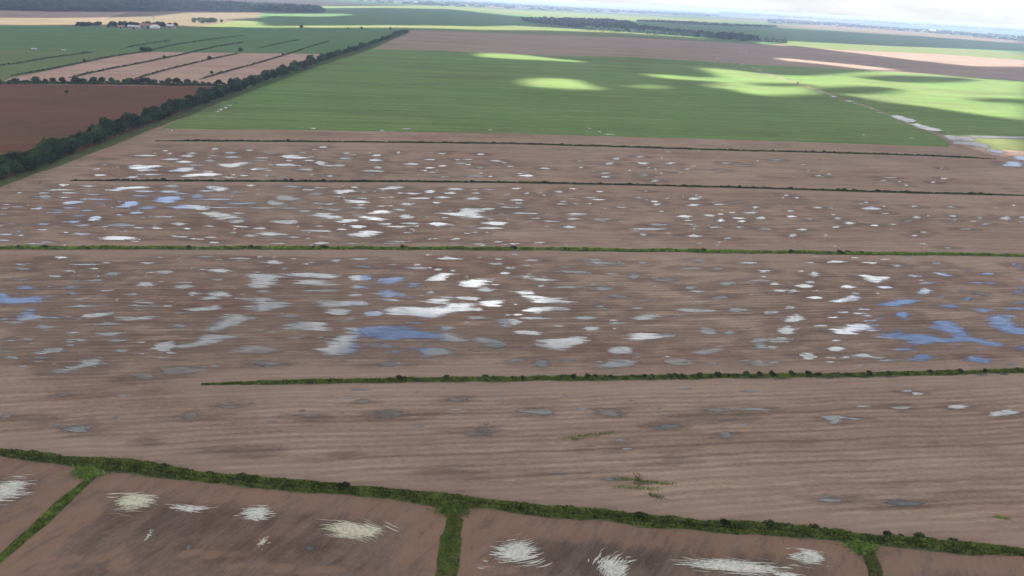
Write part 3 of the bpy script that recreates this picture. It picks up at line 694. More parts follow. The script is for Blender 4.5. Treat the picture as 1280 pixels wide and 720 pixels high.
poly(320, 310, 4, 'C', 'grey oblong pool right of the dark blue pool', 'g', [1080, 458, 1120, 448, 1160, 452, 1210, 462, 1242, 488, 1220, 500, 1180, 500, 1130, 484, 1095, 472])
tile(640, 310, 4, 'C', '105,62,100,9;490,80,90,7,g;655,75,36,13,g;930,62,56,10;1025,105,50,13;895,103,110,8,g;1175,75,80,10,g;1260,115,50,12,g;5,100,24,10;275,97,34,8;308,122,136,14;612,142,60,38,d;760,160,120,24,d;290,197,150,11;150,188,40,7;455,203,70,26,g;530,243,90,22,g;1070,180,90,18,g;895,200,70,16,g;925,218,50,12,g;1055,245,60,16,g;685,262,80,12,d;445,292,50,9,g;625,302,60,7,g;115,352,140,15,g;10,370,70,32,g;30,335,60,9,g;380,350,110,18,g;530,377,96,13;1130,312,110,22,g;1275,325,40,16,g;395,403,70,22,g;770,437,110,11;148,577,84,44,g;1090,427,62,16;940,375,36,7;820,572,110,34,d;1245,460,90,14,g;1245,497,70,24;1225,575,110,32,d;1225,165,100,18,d;500,130,60,7,d;1235,477,80,7,g')
poly(640, 310, 4, 'C', 'white puddle shaped like a stroke with a long tail', '', [375, 52, 400, 48, 440, 64, 480, 74, 540, 78, 530, 84, 450, 84, 425, 90, 400, 74])
poly(640, 310, 4, 'C', 'thin pale diagonal puddle', '', [40, 144, 70, 138, 120, 150, 180, 156, 235, 164, 200, 168, 140, 162, 80, 155])
poly(640, 310, 4, 'C', 'pale tadpole shaped puddle right of centre', '', [30, 225, 50, 213, 90, 214, 110, 232, 150, 250, 220, 252, 280, 264, 302, 274, 270, 281, 200, 272, 130, 272, 80, 256, 45, 242])
poly(640, 310, 4, 'C', 'long grey puddle under the tadpole shaped one', 'g', [60, 312, 110, 298, 180, 294, 260, 296, 320, 308, 260, 314, 180, 314, 100, 320])
poly(640, 310, 4, 'C', 'grey cloud shaped puddle right of centre', 'g', [598, 352, 640, 340, 680, 336, 695, 322, 720, 326, 724, 350, 690, 356, 640, 362, 605, 362])
poly(640, 310, 4, 'C', 'long grey blade shaped puddle', 'g', [822, 310, 870, 298, 940, 306, 1000, 308, 1030, 314, 980, 320, 930, 328, 880, 322])
poly(640, 310, 4, 'C', 'pale puddle tapering right above the grey sack', '', [15, 418, 60, 410, 110, 416, 155, 438, 120, 440, 70, 430, 30, 430])
poly(640, 310, 4, 'C', 'large grey sack shaped pool', 'g', [125, 480, 150, 456, 220, 456, 280, 446, 360, 436, 375, 445, 355, 458, 372, 476, 330, 484, 280, 494, 240, 514, 200, 512, 150, 500])
poly(640, 310, 4, 'C', 'bright white brush shaped puddle right of centre', '', [580, 440, 600, 424, 650, 424, 700, 430, 760, 432, 820, 434, 818, 442, 740, 446, 690, 458, 630, 460, 595, 456])
poly(640, 310, 4, 'C', 'half round pale puddle below the brush shaped one', '', [482, 512, 510, 498, 560, 492, 606, 500, 605, 518, 570, 530, 520, 535, 495, 526])
poly(640, 310, 4, 'C', 'dull grey oval pool nearest the fourth ditch', 'g', [420, 585, 470, 568, 540, 556, 600, 562, 612, 578, 560, 598, 500, 604, 450, 600])
poly(640, 310, 4, 'C', 'grey blunt puddle right of the brush shaped one', 'g', [930, 404, 960, 398, 1000, 400, 1025, 414, 1010, 432, 970, 434, 950, 420])
poly(640, 310, 4, 'C', 'dim curved pool right of centre', 'd', [885, 515, 930, 516, 980, 508, 1020, 490, 1060, 492, 1050, 515, 1000, 532, 930, 535])
tile(960, 310, 4, 'C', '342,70,86,11;517,75,66,12;648,89,48,12;842,77,50,10;878,94,20,5;1092,130,66,13,b;1230,82,26,9,b;1252,97,36,10,b;1005,113,24,6,b;232,132,62,24,g;740,143,50,11;718,137,24,6;585,197,72,12;397,194,60,18;183,192,66,20,g;208,170,40,11,g;30,182,60,12,g;60,215,60,12,g;130,217,56,14,g;795,176,64,13;1112,176,58,9,b;1040,174,80,7,b;1248,222,60,20,b;1045,228,40,12,b;993,258,50,16,b;1260,272,50,11,b;235,250,60,16,g;440,228,40,12;910,291,96,22,b;1075,313,80,18,b;1240,305,130,12,b;110,300,60,13,g;475,307,70,6,g;458,328,50,9;375,322,50,9,g;325,347,60,10,g;20,322,60,18,g;590,423,30,7;650,415,30,9;258,390,70,11;675,508,90,18,b;1262,503,46,32,b;60,457,130,12,g;50,470,110,9,g;15,498,50,18;475,538,70,22,b;550,549,70,12,b;590,563,100,12,b;750,562,120,10,b;388,546,44,13;310,571,40,9,g;1020,546,50,9,b;25,572,60,10,d')
poly(960, 310, 4, 'C', 'slim white puddle tilted down to the right', '', [822, 122, 860, 122, 900, 132, 922, 142, 890, 143, 850, 134])
poly(960, 310, 4, 'C', 'pale wide puddle above the white flame shaped one', 'g', [452, 134, 490, 134, 530, 142, 590, 142, 616, 158, 570, 162, 560, 172, 520, 172, 498, 158, 480, 148])
poly(960, 310, 4, 'C', 'small white anvil shaped puddle', '', [740, 228, 765, 222, 770, 202, 790, 198, 800, 214, 812, 222, 800, 234, 760, 236])
poly(960, 310, 4, 'C', 'white speckled puddle with a flat left foot', '', [318, 266, 360, 260, 400, 248, 420, 240, 450, 242, 462, 258, 430, 264, 380, 268, 330, 272])
poly(960, 310, 4, 'C', 'white flame shaped puddle pointing right', '', [558, 282, 600, 276, 640, 266, 620, 260, 680, 258, 745, 266, 730, 274, 690, 280, 660, 288, 610, 292, 580, 290])
poly(960, 310, 4, 'C', 'grey hill shaped puddle right of centre', 'g', [65, 368, 110, 352, 120, 335, 150, 333, 165, 344, 190, 356, 160, 362, 110, 372])
poly(960, 310, 4, 'C', 'white comma shaped puddle', '', [640, 330, 660, 320, 690, 320, 702, 334, 690, 348, 712, 358, 680, 360, 668, 346, 648, 340])
poly(960, 310, 4, 'C', 'large white bird shaped puddle', '', [315, 402, 370, 406, 395, 384, 440, 384, 470, 382, 500, 398, 555, 410, 530, 418, 480, 412, 440, 412, 430, 426, 380, 437, 345, 432, 335, 415])
poly(960, 310, 4, 'C', 'grey boot shaped puddle under the hill shaped one', 'g', [45, 414, 75, 396, 100, 388, 118, 396, 125, 420, 118, 430, 80, 430, 60, 420])
poly(960, 310, 4, 'C', 'large forked blue puddle', 'b', [535, 450, 570, 438, 610, 424, 660, 424, 700, 434, 760, 430, 820, 440, 860, 455, 900, 460, 930, 448, 925, 430, 880, 424, 840, 412, 815, 396, 830, 376, 870, 363, 910, 372, 950, 392, 990, 408, 975, 425, 985, 448, 1050, 455, 1110, 464, 1150, 480, 1145, 492, 1095, 494, 1060, 476, 1010, 466, 940, 470, 860, 470, 790, 480, 740, 488, 710, 480, 715, 468, 690, 460, 620, 456])
poly(960, 310, 4, 'C', 'blue hooked puddle at the right frame edge', 'b', [1100, 345, 1130, 333, 1200, 336, 1215, 350, 1190, 358, 1210, 372, 1225, 388, 1260, 402, 1330, 412, 1340, 440, 1270, 438, 1210, 426, 1150, 410, 1120, 392, 1110, 370])
poly(960, 310, 4, 'C', 'white snow bank shaped puddle', '', [295, 510, 315, 498, 345, 493, 378, 505, 370, 514, 320, 517])
poly(960, 310, 4, 'C', 'grey rounded triangle puddle', 'g', [165, 540, 172, 525, 200, 524, 240, 540, 225, 555, 195, 558, 172, 550])
poly(960, 310, 4, 'C', 'pale blue cap shaped puddle under the forked one', 'b', [700, 562, 740, 540, 770, 528, 800, 532, 818, 546, 800, 556, 740, 560])
poly(960, 310, 4, 'C', 'blue wedge puddle under the forked one at right', 'b', [985, 552, 1020, 540, 1070, 550, 1120, 556, 1118, 572, 1080, 578, 1030, 570])
tile(0, 480, 3, 'D', '298,168,76,34,g;240,40,50,12,d;860,80,70,22,d;710,120,70,26,d;20,120,40,18,d')
tile(320, 480, 3, 'D', '205,122,90,26,d;405,65,60,18,d;505,115,130,30,d;845,182,95,28,d;755,58,80,16,d')
tile(640, 480, 3, 'D', '105,106,96,26;360,108,100,22,d;580,162,90,20,g;770,100,90,18,d;905,95,100,14;800,192,60,26,d;410,212,40,7;430,244,30,7;375,358,70,12;175,338,50,7,d')
tile(960, 480, 3, 'D', '247,132,70,36;325,132,60,7;360,84,50,5;505,89,50,19;515,28,60,7;560,37,44,14;715,85,80,18;885,110,90,22,b;237,437,90,14;222,422,40,7;500,448,110,26,g')
tile(0, 480, 3, 'P', '707,612,18,20;395,408,24,7')
tile(320, 480, 3, 'P', '200,618,26,18')
tile(640, 480, 3, 'P', '1000,1000,1,1')
TILES.pop()
poly(960, 100, 4, 'T', '', '', [620, 180, 650, 178, 690, 190, 735, 204, 725, 212, 690, 208, 660, 200])
poly(960, 100, 4, 'T', '', '', [720, 220, 745, 218, 775, 232, 820, 240, 860, 250, 850, 257, 800, 252, 760, 240])
poly(960, 100, 4, 'T', '', '', [885, 278, 905, 278, 940, 290, 960, 304, 930, 304, 905, 292])
poly(960, 100, 4, 'T', '', '', [945, 286, 985, 286, 1025, 296, 1020, 307, 975, 306])
poly(960, 100, 4, 'T', '', '', [930, 312, 960, 308, 1010, 312, 1050, 314, 1095, 330, 1100, 342, 1050, 336, 1000, 322, 940, 320])
poly(960, 100, 4, 'T', '', '', [1095, 344, 1130, 348, 1170, 360, 1165, 368, 1120, 360])
poly(960, 100, 4, 'T', '', 'b', [1180, 428, 1200, 420, 1215, 408, 1245, 412, 1262, 424, 1255, 434, 1210, 433])
poly(960, 100, 4, 'T', '', '', [1235, 388, 1255, 380, 1285, 390, 1300, 402, 1260, 402])
poly(960, 100, 4, 'T', '', '', [985, 279, 1060, 282, 1150, 284, 1220, 284, 1330, 288, 1330, 294, 1220, 292, 1120, 292, 1040, 288])
tile(960, 100, 4, 'T', '898,262,26,6;1135,375,60,9;563,163,40,8;400,106,46,10;262,62,50,10;240,50,30,6;330,84,36,7;150,10,30,5;40,-15,24,5;515,143,24,5;655,215,20,5;1075,254,24,5;910,322,36,6;1020,345,40,6;436,118,22,5;90,-5,30,5')
tile(0, 100, 4, 'G', '1045,178,16,7;1090,158,18,8;1105,148,20,8;1130,138,24,9;1148,128,18,7;1178,115,22,8;860,253,16,8;985,110,1,1')
TILES.pop()
for q in [(932, 66.5, 8, 1.4), (897, 72.5, 6, 1.2), (927, 80, 8, 1.6), (918, 76.5, 6, 1.2), (950, 88, 8, 1.5), (942, 85, 6, 1.3)]:
    TILES.append(dict(c=q[:2], w=q[2], h=q[3], f='-', strip='T'))

WEEDS = [(800, 603, 34, 3.2), (830, 606, 18, 2), (1252, 647, 10, 2), (822, 620, 14, 5), (560, 545, 6, 4), (345, 538, 30, 2), (700, 548, 40, 2), (45, 158, 8, 1.4)]


def outline(p, rs):
    """outline in photo pixels, then projected on the ground"""
    if 'pts' in p:
        P = [np.array(v) for v in p['pts']]
        for it in range(2):          # Chaikin smoothing
            Q = []
            for i in range(len(P)):
                a, b = P[i], P[(i + 1) % len(P)]
                Q += [a * .75 + b * .25, a * .25 + b * .75]
            P = Q
        sc = min(1.0, p['h'] / 8.0)
        P = [v + np.array([rs.randn() * 0.55 * sc, rs.randn() * 0.14 * sc]) for v in P]
    else:
        n = 12 if p['w'] < 8 else 22
        ph = rs.rand(6) * 6.28; am = rs.rand(6)
        P = []
        big = min(1.0, p['w'] / 14.0)
        skew = rs.uniform(-0.5, 0.5)
        for k in range(n):
            a = 2 * math.pi * k / n
            r = 1 + big * (0.20 * am[0] * math.sin(2 * a + ph[0]) + 0.22 * am[1] * math.sin(3 * a + ph[1]) + 0.14 * am[2] * math.sin(5 * a + ph[2])) + 0.06 * rs.randn()
            ca, sa = math.cos(a), math.sin(a)
            x = 0.5 * p['w'] * r * ca; y = 0.5 * p['h'] * r * sa * (1 - 0.62 * abs(ca) ** 2 * (1 if ca * skew > 0 else .45))
            x += skew * 0.35 * p['w'] * (y / max(p['h'], .1)) * big
            P.append(np.array([p['c'][0] + x, p['c'][1] + y]))
    return [G(*v) for v in P]


rs = np.random.RandomState(7)
for p in TILES:
    if 'pts' not in p:
        k_, l_ = {'T': (.5, .85), 'G': (.85, 1.0)}.get(p['strip'], (.9, 1.08))
        p['h'] *= k_; p['w'] *= l_
    p['out'] = outline(p, rs)
    p['area'] = p['w'] * p['h']
    p['g'] = G(*p['c'])

# ------------------------------------------------------------------ fields
CR, SR = math.cos(ROW), math.sin(ROW)


def rowframe(X, Y): return X * CR + Y * SR, -X * SR + Y * CR


def paint(X, Y):
    """damp, weedy and pale soil round real puddles and ditches"""
    U, Vv = rowframe(X, Y)
    damp = np.zeros(X.shape); weed = np.zeros(X.shape); pale = np.zeros(X.shape)
    for p in TILES:
        if p['strip'] in 'G': continue
        o = np.array(p['out']); u, v = rowframe(o[:, 0], o[:, 1])
        cu, cv = (u.min() + u.max()) / 2, (v.min() + v.max()) / 2
        nearp = p['strip'] in 'DP'
        a, b = (u.max() - u.min()) / 2 + (2 if nearp else 5), (v.max() - v.min()) / 2 + (.8 if nearp else 2.2)
        k = 1.9
        idx = np.where((np.abs(U - cu) < a * k + 6) & (np.abs(Vv - cv) < b * k + 6))
        d = np.sqrt(((U[idx] - cu) / a) ** 2 + ((Vv[idx] - cv) / b) ** 2)
        damp[idx] = np.maximum(damp[idx], np.clip(1.75 - d, 0, 0.9) * (0.85 if p['f'] == 'd' else 1))
    for (x, y, rx, ry) in WEEDS:
        px, py = toPx(X, Y)
        d = np.sqrt(((px - x) / rx) ** 2 + ((py - y) / ry) ** 2)
        weed = np.maximum(weed, np.clip(1.3 - d, 0, .62))
    return damp, weed, pale


def dist_poly(X, Y, P):
    best = np.full(X.shape, 1e9)
    for i in range(len(P) - 1):
        a, b = np.array(P[i]), np.array(P[i + 1]); ab = b - a
        t_ = np.clip(((X - a[0]) * ab[0] + (Y - a[1]) * ab[1]) / (ab @ ab), 0, 1)
        best = np.minimum(best, np.hypot(X - a[0] - t_ * ab[0], Y - a[1] - t_ * ab[1]))
    return best


def grid_field(name, pts, du, dv, z, m, damp_px=None, pale_px=()):
    P = np.array([G(*p) for p in pts]); u, v = rowframe(P[:, 0], P[:, 1])
    gu = np.arange(u.min(), u.max() + du, du); gv = np.arange(v.min(), v.max() + dv, dv)
    U, Vv = np.meshgrid(gu, gv); X = U * CR - Vv * SR; Y = U * SR + Vv * CR
    ins = inpoly(X, Y, P)
    fq = grid_faces(len(gu), len(gv)); fq = fq[ins.ravel()[fq].any(1)]
    used = np.zeros(X.size, bool); used[fq.ravel()] = True; remap = np.cumsum(used) - 1
    Z_ = np.full(X.shape, z)
    o = obj(name, np.stack([X, Y, Z_], -1).reshape(-1, 3)[used], remap[fq], m, kind='structure')
    dm, wd, pl_ = paint(X, Y)
    if damp_px:
        px, py = toPx(X, Y)
        for (x, y, rx, ry, s_) in damp_px:
            d = np.sqrt(((px - x) / rx) ** 2 + ((py - y) / ry) ** 2)
            dm = np.maximum(dm, np.clip(1.6 - d, 0, 1) * s_ * 1.7)
    for (x, y, rx, ry) in pale_px:
        px, py = toPx(X, Y)
        pl_ = np.maximum(pl_, np.clip(1.7 - np.sqrt(((px - x) / rx) ** 2 + ((py - y) / ry) ** 2), 0, .8))
    for L in (D1, D2, D3, D4, HB) + ((BR1, BR2, BR3) if pale_px else ()):
        d = dist_poly(X, Y, [G(*q) for q in L])
        pl_ = np.maximum(pl_, np.clip((14 - d) / 9, 0, .8))
    for nm, arr in (('damp', dm), ('weed', wd), ('pale', pl_)):
        a = o.data.attributes.new(nm, 'FLOAT', 'POINT'); a.data.foreach_set('value', arr.ravel()[used].astype(np.float32))
    return o


DARK = [(70, 530, 60, 6, .45), (25, 520, 40, 6, .45), (240, 522, 60, 6, .55), (320, 565, 30, 9, .7), (430, 567, 28, 5, .6), (560, 592, 50, 5, .55), (385, 522, 35, 6, .5), (490, 520, 70, 6, .5),
        (600, 540, 50, 6, .5), (900, 520, 70, 9, .5), (840, 580, 50, 6, .35), (700, 592, 50, 5, .45), (1120, 555, 70, 5, .3), (1125, 628, 60, 6, .5), (1040, 622, 60, 5, .45),
        (800, 560, 90, 12, .35), (330, 400, 60, 12, .3), (480, 430, 180, 22, .45), (220, 250, 220, 25, .35), (830, 270, 200, 25, .25), (1000, 270, 150, 20, .25), (540, 208, 150, 10, .3),
        (190, 440, 90, 16, .3), (700, 380, 130, 30, .25), (1050, 380, 150, 30, .2), (300, 565, 60, 10, .4), (185, 552, 22, 6, .55)]
grid_field('stubble_field', [(-330, 620), (-330, 140), (150, 150), (1500, 150), (1500, 760), (640, 760)], 3.0, 1.8, 0.0, M_stub, damp_px=DARK)
DARKP = [(230, 650, 130, 22, .45), (330, 690, 120, 22, .35), (420, 650, 60, 12, .35), (60, 640, 30, 30, .2), (780, 690, 160, 30, .5), (30, 610, 40, 15, .4), (900, 700, 100, 18, .4)]
PALES = [(95, 700, 45, 6), (150, 700, 16, 16), (260, 692, 45, 5), (330, 708, 60, 5), (60, 715, 40, 6), (380, 712, 40, 6), (520, 690, 12, 30), (490, 640, 40, 8), (700, 668, 90, 6), (620, 712, 30, 6), (860, 678, 90, 5), (1180, 704, 90, 10), (110, 640, 14, 20), (40, 640, 18, 12), (215, 612, 60, 6)]
plot = grid_field('wet_plot', [p for p in HB] + [(1500, 900), (-300, 900)], 1.2, 1.2, 0.06, M_plot, damp_px=DARKP, pale_px=PALES)

flat('green_field', [(200, 161), (330, 162), (640, 167), (960, 176), (1186, 184), (1181, 171), (1150, 159), (1085, 134), (1020, 112), (960, 93), (920, 79.5), (800, 72), (640, 67.5), (560, 64), (466, 61.5), (402, 81.5), (312, 115), (222, 151)], 0.08, M_green, 0.3)
flat('green_field', [(920, 79.5), (960, 93), (1020, 112), (1085, 134), (1150, 159), (1181, 171), (1500, 175), (1500, 117), (1280, 101), (1100, 89)], 0.08, M_green, 0.3, seed=2)
flat('green_field', [(1186, 172.5), (1500, 177), (1500, 196), (1285, 189), (1235, 186)], 0.08, M_lime, 0.3, seed=3)
flat('bare_field', [(515, 37.5), (640, 42), (800, 47.5), (960, 56), (1040, 62), (1160, 67), (1500, 90), (1500, 117), (1280, 101), (1100, 89), (920, 79.5), (800, 72), (640, 67.5), (560, 64), (466, 61.5)], 0.08, M_greyb, 0.5)
flat('red_field', [(-330, 330), (-330, 104), (0, 105), (280, 108.5), (300, 110), (205, 150), (110, 187), (0, 230)], 0.08, M_red, 0.3)
flat('pale_field', [(12, 98), (175, 64.5), (240, 65.5), (402, 67.5), (395, 80), (300, 109), (0, 105)], 0.08, M_pink, 0.4)
flat('green_field', [(-330, 104), (-330, 60), (0, 62.5), (175, 64.5), (12, 98), (0, 105)], 0.09, M_lime if False else field_mat('dull_green_crop', (0.095, 0.130, 0.055), (0.108, 0.126, 0.060), 0.08, rowrot=R(24), rowlen=0.006, rowgap=0.05), 0.4)
flat('green_field', [(-330, 60), (-330, 28), (0, 31.5), (95, 33), (240, 34), (320, 33.5), (512, 36.5), (515, 38), (450, 58), (402, 67.5), (240, 65.5), (175, 64.5), (0, 62.5)], 0.10, M_bluegreen, 0.5)
flat('green_field', [(310, 10), (420, 9.6), (560, 11.2), (640, 17), (720, 25), (800, 26), (960, 33), (1280, 54), (1500, 72), (1500, 82), (1280, 68), (1100, 60), (985, 53.5), (960, 56), (800, 47.5), (640, 42), (515, 37.5), (512, 36.5), (320, 33.5), (322, 22)], 0.08, M_bluegreen, 0.5)
flat('green_field', [(972, 51.5), (1100, 57), (1180, 60), (1500, 80), (1500, 90), (1160, 67), (1040, 62), (990, 58)], 0.14, M_lime, 0.5)
flat('sown_field', [(320, 33.6), (512, 36.6), (640, 41.8), (800, 47.3), (900, 51.5), (860, 47), (760, 38), (700, 35), (640, 31.5), (560, 31.5), (400, 31.5), (320, 31)], 0.16, M_lime, 0.5)
flat('dry_field', [(-330, 28), (-330, 20), (0, 21), (130, 23), (160, 16), (330, 14.5), (322, 22), (320, 31), (320, 33.5), (240, 34), (95, 33), (0, 31.5)], 0.12, M_tan, 0.8)
flat('sown_field', [(250, 33.8), (320, 33.6), (322, 25), (300, 25.5)], 0.16, M_lime, 0.8)
flat('bare_field', [(-330, 20), (-330, 12), (0, 13), (60, 14.5), (330, 14.5), (160, 16), (130, 23), (0, 21)], 0.14, M_greyb, 0.8)
flat('dry_field', [(968, 30), (1060, 34), (1160, 41), (1500, 68), (1500, 74), (1280, 55.5), (1160, 46), (1060, 38.5), (968, 34)], 0.20, M_tan, 0.5)
flat('sown_field', [(310, 6.8), (480, 6), (560, 7.5), (660, 13.5), (700, 15), (800, 20.5), (930, 27), (880, 28), (800, 26), (720, 25), (640, 17), (560, 11.2), (420, 9.6), (310, 10)], 0.12, M_lime, 0.8)
# grassy verge along the tree belt
e1 = offset_px(BELT, 6.0); e2 = offset_px(BELT, -3.0)
flat('verge', np.concatenate([e1, e2[::-1]]).tolist(), 0.13, M_verge, 0.8, ground=True)
# the muddy farm track and its branch
c = resample([G(*p) for p in TRACK], 12.0)
c[:, 0] += (fbm(c[:, 1] / 40, c[:, 1] * 0, 4) - .5) * 6
T_ = np.gradient(c, axis=0); T_ /= np.linalg.norm(T_, axis=1)[:, None]; Nn = np.stack([-T_[:, 1], T_[:, 0]], -1)
wd = (1.6 + 3.2 * (1 + 1.2 * (c[:, 1] < 760)) * fbm(c[:, 1] / 25, c[:, 1] * 0 + 3, 9))[:, None] * np.clip(1.25 - (c[:, 1:2] - 500) / 1500, .5, 1)
L_, R_ = c + Nn * wd, c - Nn * wd
n = len(c)
obj('track', [(*p, .15) for p in L_] + [(*p, .15) for p in R_], [(i, i + 1, n + i + 1, n + i) for i in range(n - 1)], M_track, kind='structure')
c = resample([G(*p) for p in [(1190, 170.8), (1240, 171.2), (1400, 173)]], 10.0); n = len(c)
obj('track', [(p[0], p[1] + 6, .17) for p in c] + [(p[0], p[1] - 6, .17) for p in c], [(n + i, n + i + 1, i + 1, i) for i in range(n - 1)], M_track, kind='structure')


# ------------------------------------------------------------------ plants
def leaves(C, size, rs, flatz=0.0):
    """one small quad per centre, any direction"""
    n = len(C)
    a = rs.randn(n, 3); a[:, 2] *= 1 - flatz; a /= np.linalg.norm(a, axis=1)[:, None]
    b = rs.randn(n, 3); b -= a * (a * b).sum(1)[:, None]; b /= np.linalg.norm(b, axis=1)[:, None]
    s = (size * rs.uniform(.6, 1.4, n))[:, None] if np.isscalar(size) else size[:, None]
    a = a * s; b = b * s * 0.75
    V = np.stack([C - a - b * .6, C + a * .2 - b, C + a + b * .3, C - a * .3 + b], 1).reshape(-1, 3)
    return V, np.arange(4 * n).reshape(n, 4)


M_hedge = leaf_mat('hedge_leaf', (0.110, 0.168, 0.044), 0.55, 0.3, yellow=.3)
M_hedged = leaf_mat('dark_hedge_leaf', (0.042, 0.060, 0.026), 0.45, 0.25)
M_tree = leaf_mat('tree_leaf', (0.044, 0.070, 0.034), 0.45, 0.16)
M_wood = leaf_mat('woodland_leaf', (0.024, 0.040, 0.027), 0.3, 0.02)
M_bank = simple('grassy_bank', (0.070, 0.088, 0.036), 0.95, 0.4, 0.6)
M_bankdk = simple('dark_bank', (0.055, 0.062, 0.034), 0.95, 0.4, 0.5)
M_bark = simple('bark', (0.09, 0.07, 0.055), 0.9, 0.3, 3.0)
M_reed = leaf_mat('weed_leaf', (0.105, 0.165, 0.040), 0.35, 0.5, yellow=.5)


def hedge(name, line, width, height, dens, leaf, label, group=None, mt=M_hedge, mb=M_bank, gap=0.0, seed=1, cat='hedgerow', vary=0.5, ditch=0.0, weedy=0.0):
    rs = np.random.RandomState(seed)
    c = resample([G(*p) for p in line], max(1.0, width * .4))
    L = len(c); T_ = np.gradient(c, axis=0); T_ /= np.linalg.norm(T_, axis=1)[:, None]; Nn = np.stack([-T_[:, 1], T_[:, 0]], -1)
    s = np.arange(L) * max(1.0, width * .4)
    tap = np.clip(s / (s[-1] * .0 + 22.0), .15, 1) * np.clip((s[-1] - s) / 22.0, .15, 1)
    c = c + Nn * ((fbm(s / 18.0, s * 0, seed + 5) - .5) * width * .7)[:, None]
    wv = width * (1 - vary / 2 + vary * 1.3 * (fbm(s / 9.0, s * 0 + 2, seed) - .2)); hv = height * (0.6 + 1.0 * (fbm(s / 6.0, s * 0 + 7, seed + 2) - .1))
    wv = wv * (.4 + .6 * tap); hv = hv * tap
    root = empty(name, (float(c[L // 2][0]), float(c[L // 2][1]), 0), label=label, cat=cat, group=group)
    org = np.array([c[L // 2][0], c[L // 2][1], 0])
    # the bank: a low lumpy strip
    prof = [(-.62, 0), (-.42, .35), (-.22, .45 - ditch * .5), (.15, .42 - ditch * .1), (.4, .33), (.6, 0)]
    V = []
    for i in range(L):
        for k, (a, h) in enumerate(prof):
            hh = h * hv[i] * rs.uniform(.8, 1.2)
            q = c[i] + Nn[i] * a * wv[i] * rs.uniform(.9, 1.1)
            V.append((q[0] - org[0], q[1] - org[1], max(0, hh) + (.02 if h else -0.05)))
    m_ = len(prof)
    Fq = [(i * m_ + k, i * m_ + k + 1, (i + 1) * m_ + k + 1, (i + 1) * m_ + k) for i in range(L - 1) for k in range(m_ - 1)]
    Fq += [tuple(range(m_)), tuple((L - 1) * m_ + k for k in reversed(range(m_)))]
    obj('grass_bank', V, Fq, mb, root, smooth=True)
    # foliage
    tot = int(s[-1] * width * dens)
    q = rs.uniform(0, L - 1.001, tot); i = q.astype(int); f = (q - i)[:, None]
    base = c[i] * (1 - f) + c[i + 1] * f
    keep = np.ones(tot, bool)
    if gap: keep = (fbm(q * 0.25, q * 0 + 1, seed + 8) > gap) | (rs.rand(tot) < .15)
    lat = rs.uniform(-.55, .55, tot)
    lump = fbm(q * .5, lat * 6, seed + 9)
    hz = hv[i] * np.sqrt(np.clip(1 - (lat / .62) ** 2, 0, 1)) * (0.25 + rs.uniform(0.1, 1, tot) ** .6 * .75) * (.55 + lump * .9)
    if ditch: hz *= 1 - .75 * np.exp(-((lat + .22) / .09) ** 2)
    P = base + Nn[i] * (lat * wv[i])[:, None]
    C = np.stack([P[:, 0] - org[0], P[:, 1] - org[1], hz], -1)[keep]
    V, Fq = leaves(C, leaf, rs)
    obj('foliage', V, Fq, mt, root)
    return root


def lumpy_crown(rs, w, h, z0, n, leaf, lobes=9):
    """leaf clumps spread through several uneven lobes"""
    cs = []
    for k in range(lobes):
        a = rs.uniform(0, 6.28); r = w * .5 * rs.uniform(0.1, .62)
        cs.append((r * math.cos(a), r * math.sin(a), z0 + h * rs.uniform(.22, .74), w * rs.uniform(.20, .34), h * rs.uniform(.18, .28)))
    cs.append((0, 0, z0 + h * .62, w * .30, h * .36))
    cs = np.array(cs)
    pick = rs.randint(0, len(cs), n)
    d = rs.randn(n, 3); d /= np.linalg.norm(d, axis=1)[:, None]
    rr = rs.uniform(.72, 1.05, n)[:, None]
    C = cs[pick][:, :3] + d * rr * np.stack([cs[pick][:, 3], cs[pick][:, 3], cs[pick][:, 4]], -1)
    C[:, 2] = np.maximum(C[:, 2], z0 * .8)
    return C


def tube(p0, p1, r0, r1, n=6):
    p0, p1 = Vector(p0), Vector(p1); d = (p1 - p0).normalized(); a = d.orthogonal().normalized(); b = d.cross(a)
    V = []
    for p, r in ((p0, r0), (p1, r1)):
        for k in range(n):
            t_ = 6.2832 * k / n; V.append(tuple(p + (a * math.cos(t_) + b * math.sin(t_)) * r))
    Fq = [(k, (k + 1) % n, n + (k + 1) % n, n + k) for k in range(n)] + [tuple(range(n))[::-1], tuple(range(n, 2 * n))]
    return V, Fq


def join(parts):
    V, Fq, o = [], [], 0
    for v, f in parts:
        V += [tuple(q) for q in v]; Fq += [tuple(int(i) + o for i in q) for q in f]; o += len(v)
    return V, Fq


def make_tree(seed, w, h, n, leaf, label, name='tree', cat='tree', group=None, mt=M_tree):
    rs = np.random.RandomState(seed)
    root = empty(name, label=label, cat=cat, group=group)
    C = lumpy_crown(rs, w, h * .84, h * .14, n, leaf)
    V, Fq = leaves(C, leaf, rs)
    obj('crown', V, Fq, mt, root)
    parts = [tube((0, 0, -.3), (0.1, 0, h * .42), w * .035, w * .022)]
    for k in range(4):
        a = rs.uniform(0, 6.28)
        parts.append(tube((0.05, 0, h * rs.uniform(.18, .38)), (math.cos(a) * w * .28, math.sin(a) * w * .28, h * rs.uniform(.5, .7)), w * .018, w * .008, 5))
    V, Fq = join(parts)
    obj('trunk', V, Fq, M_bark, root)
    return root


RS = np.random.RandomState(42)


def place(protos, used, k, x, y, s, label, group=None):
    if k not in used:
        o = protos[k]; used.add(k)
    else:
        o = copy_tree(protos[k])
    o.location = (float(x), float(y), 0.05); o.rotation_euler = (0, 0, float(RS.uniform(0, 6.28)))
    o.scale = (float(s[0]), float(s[0]), float(s[1]))
    o['label'] = label
    if group: o['group'] = group
    return o


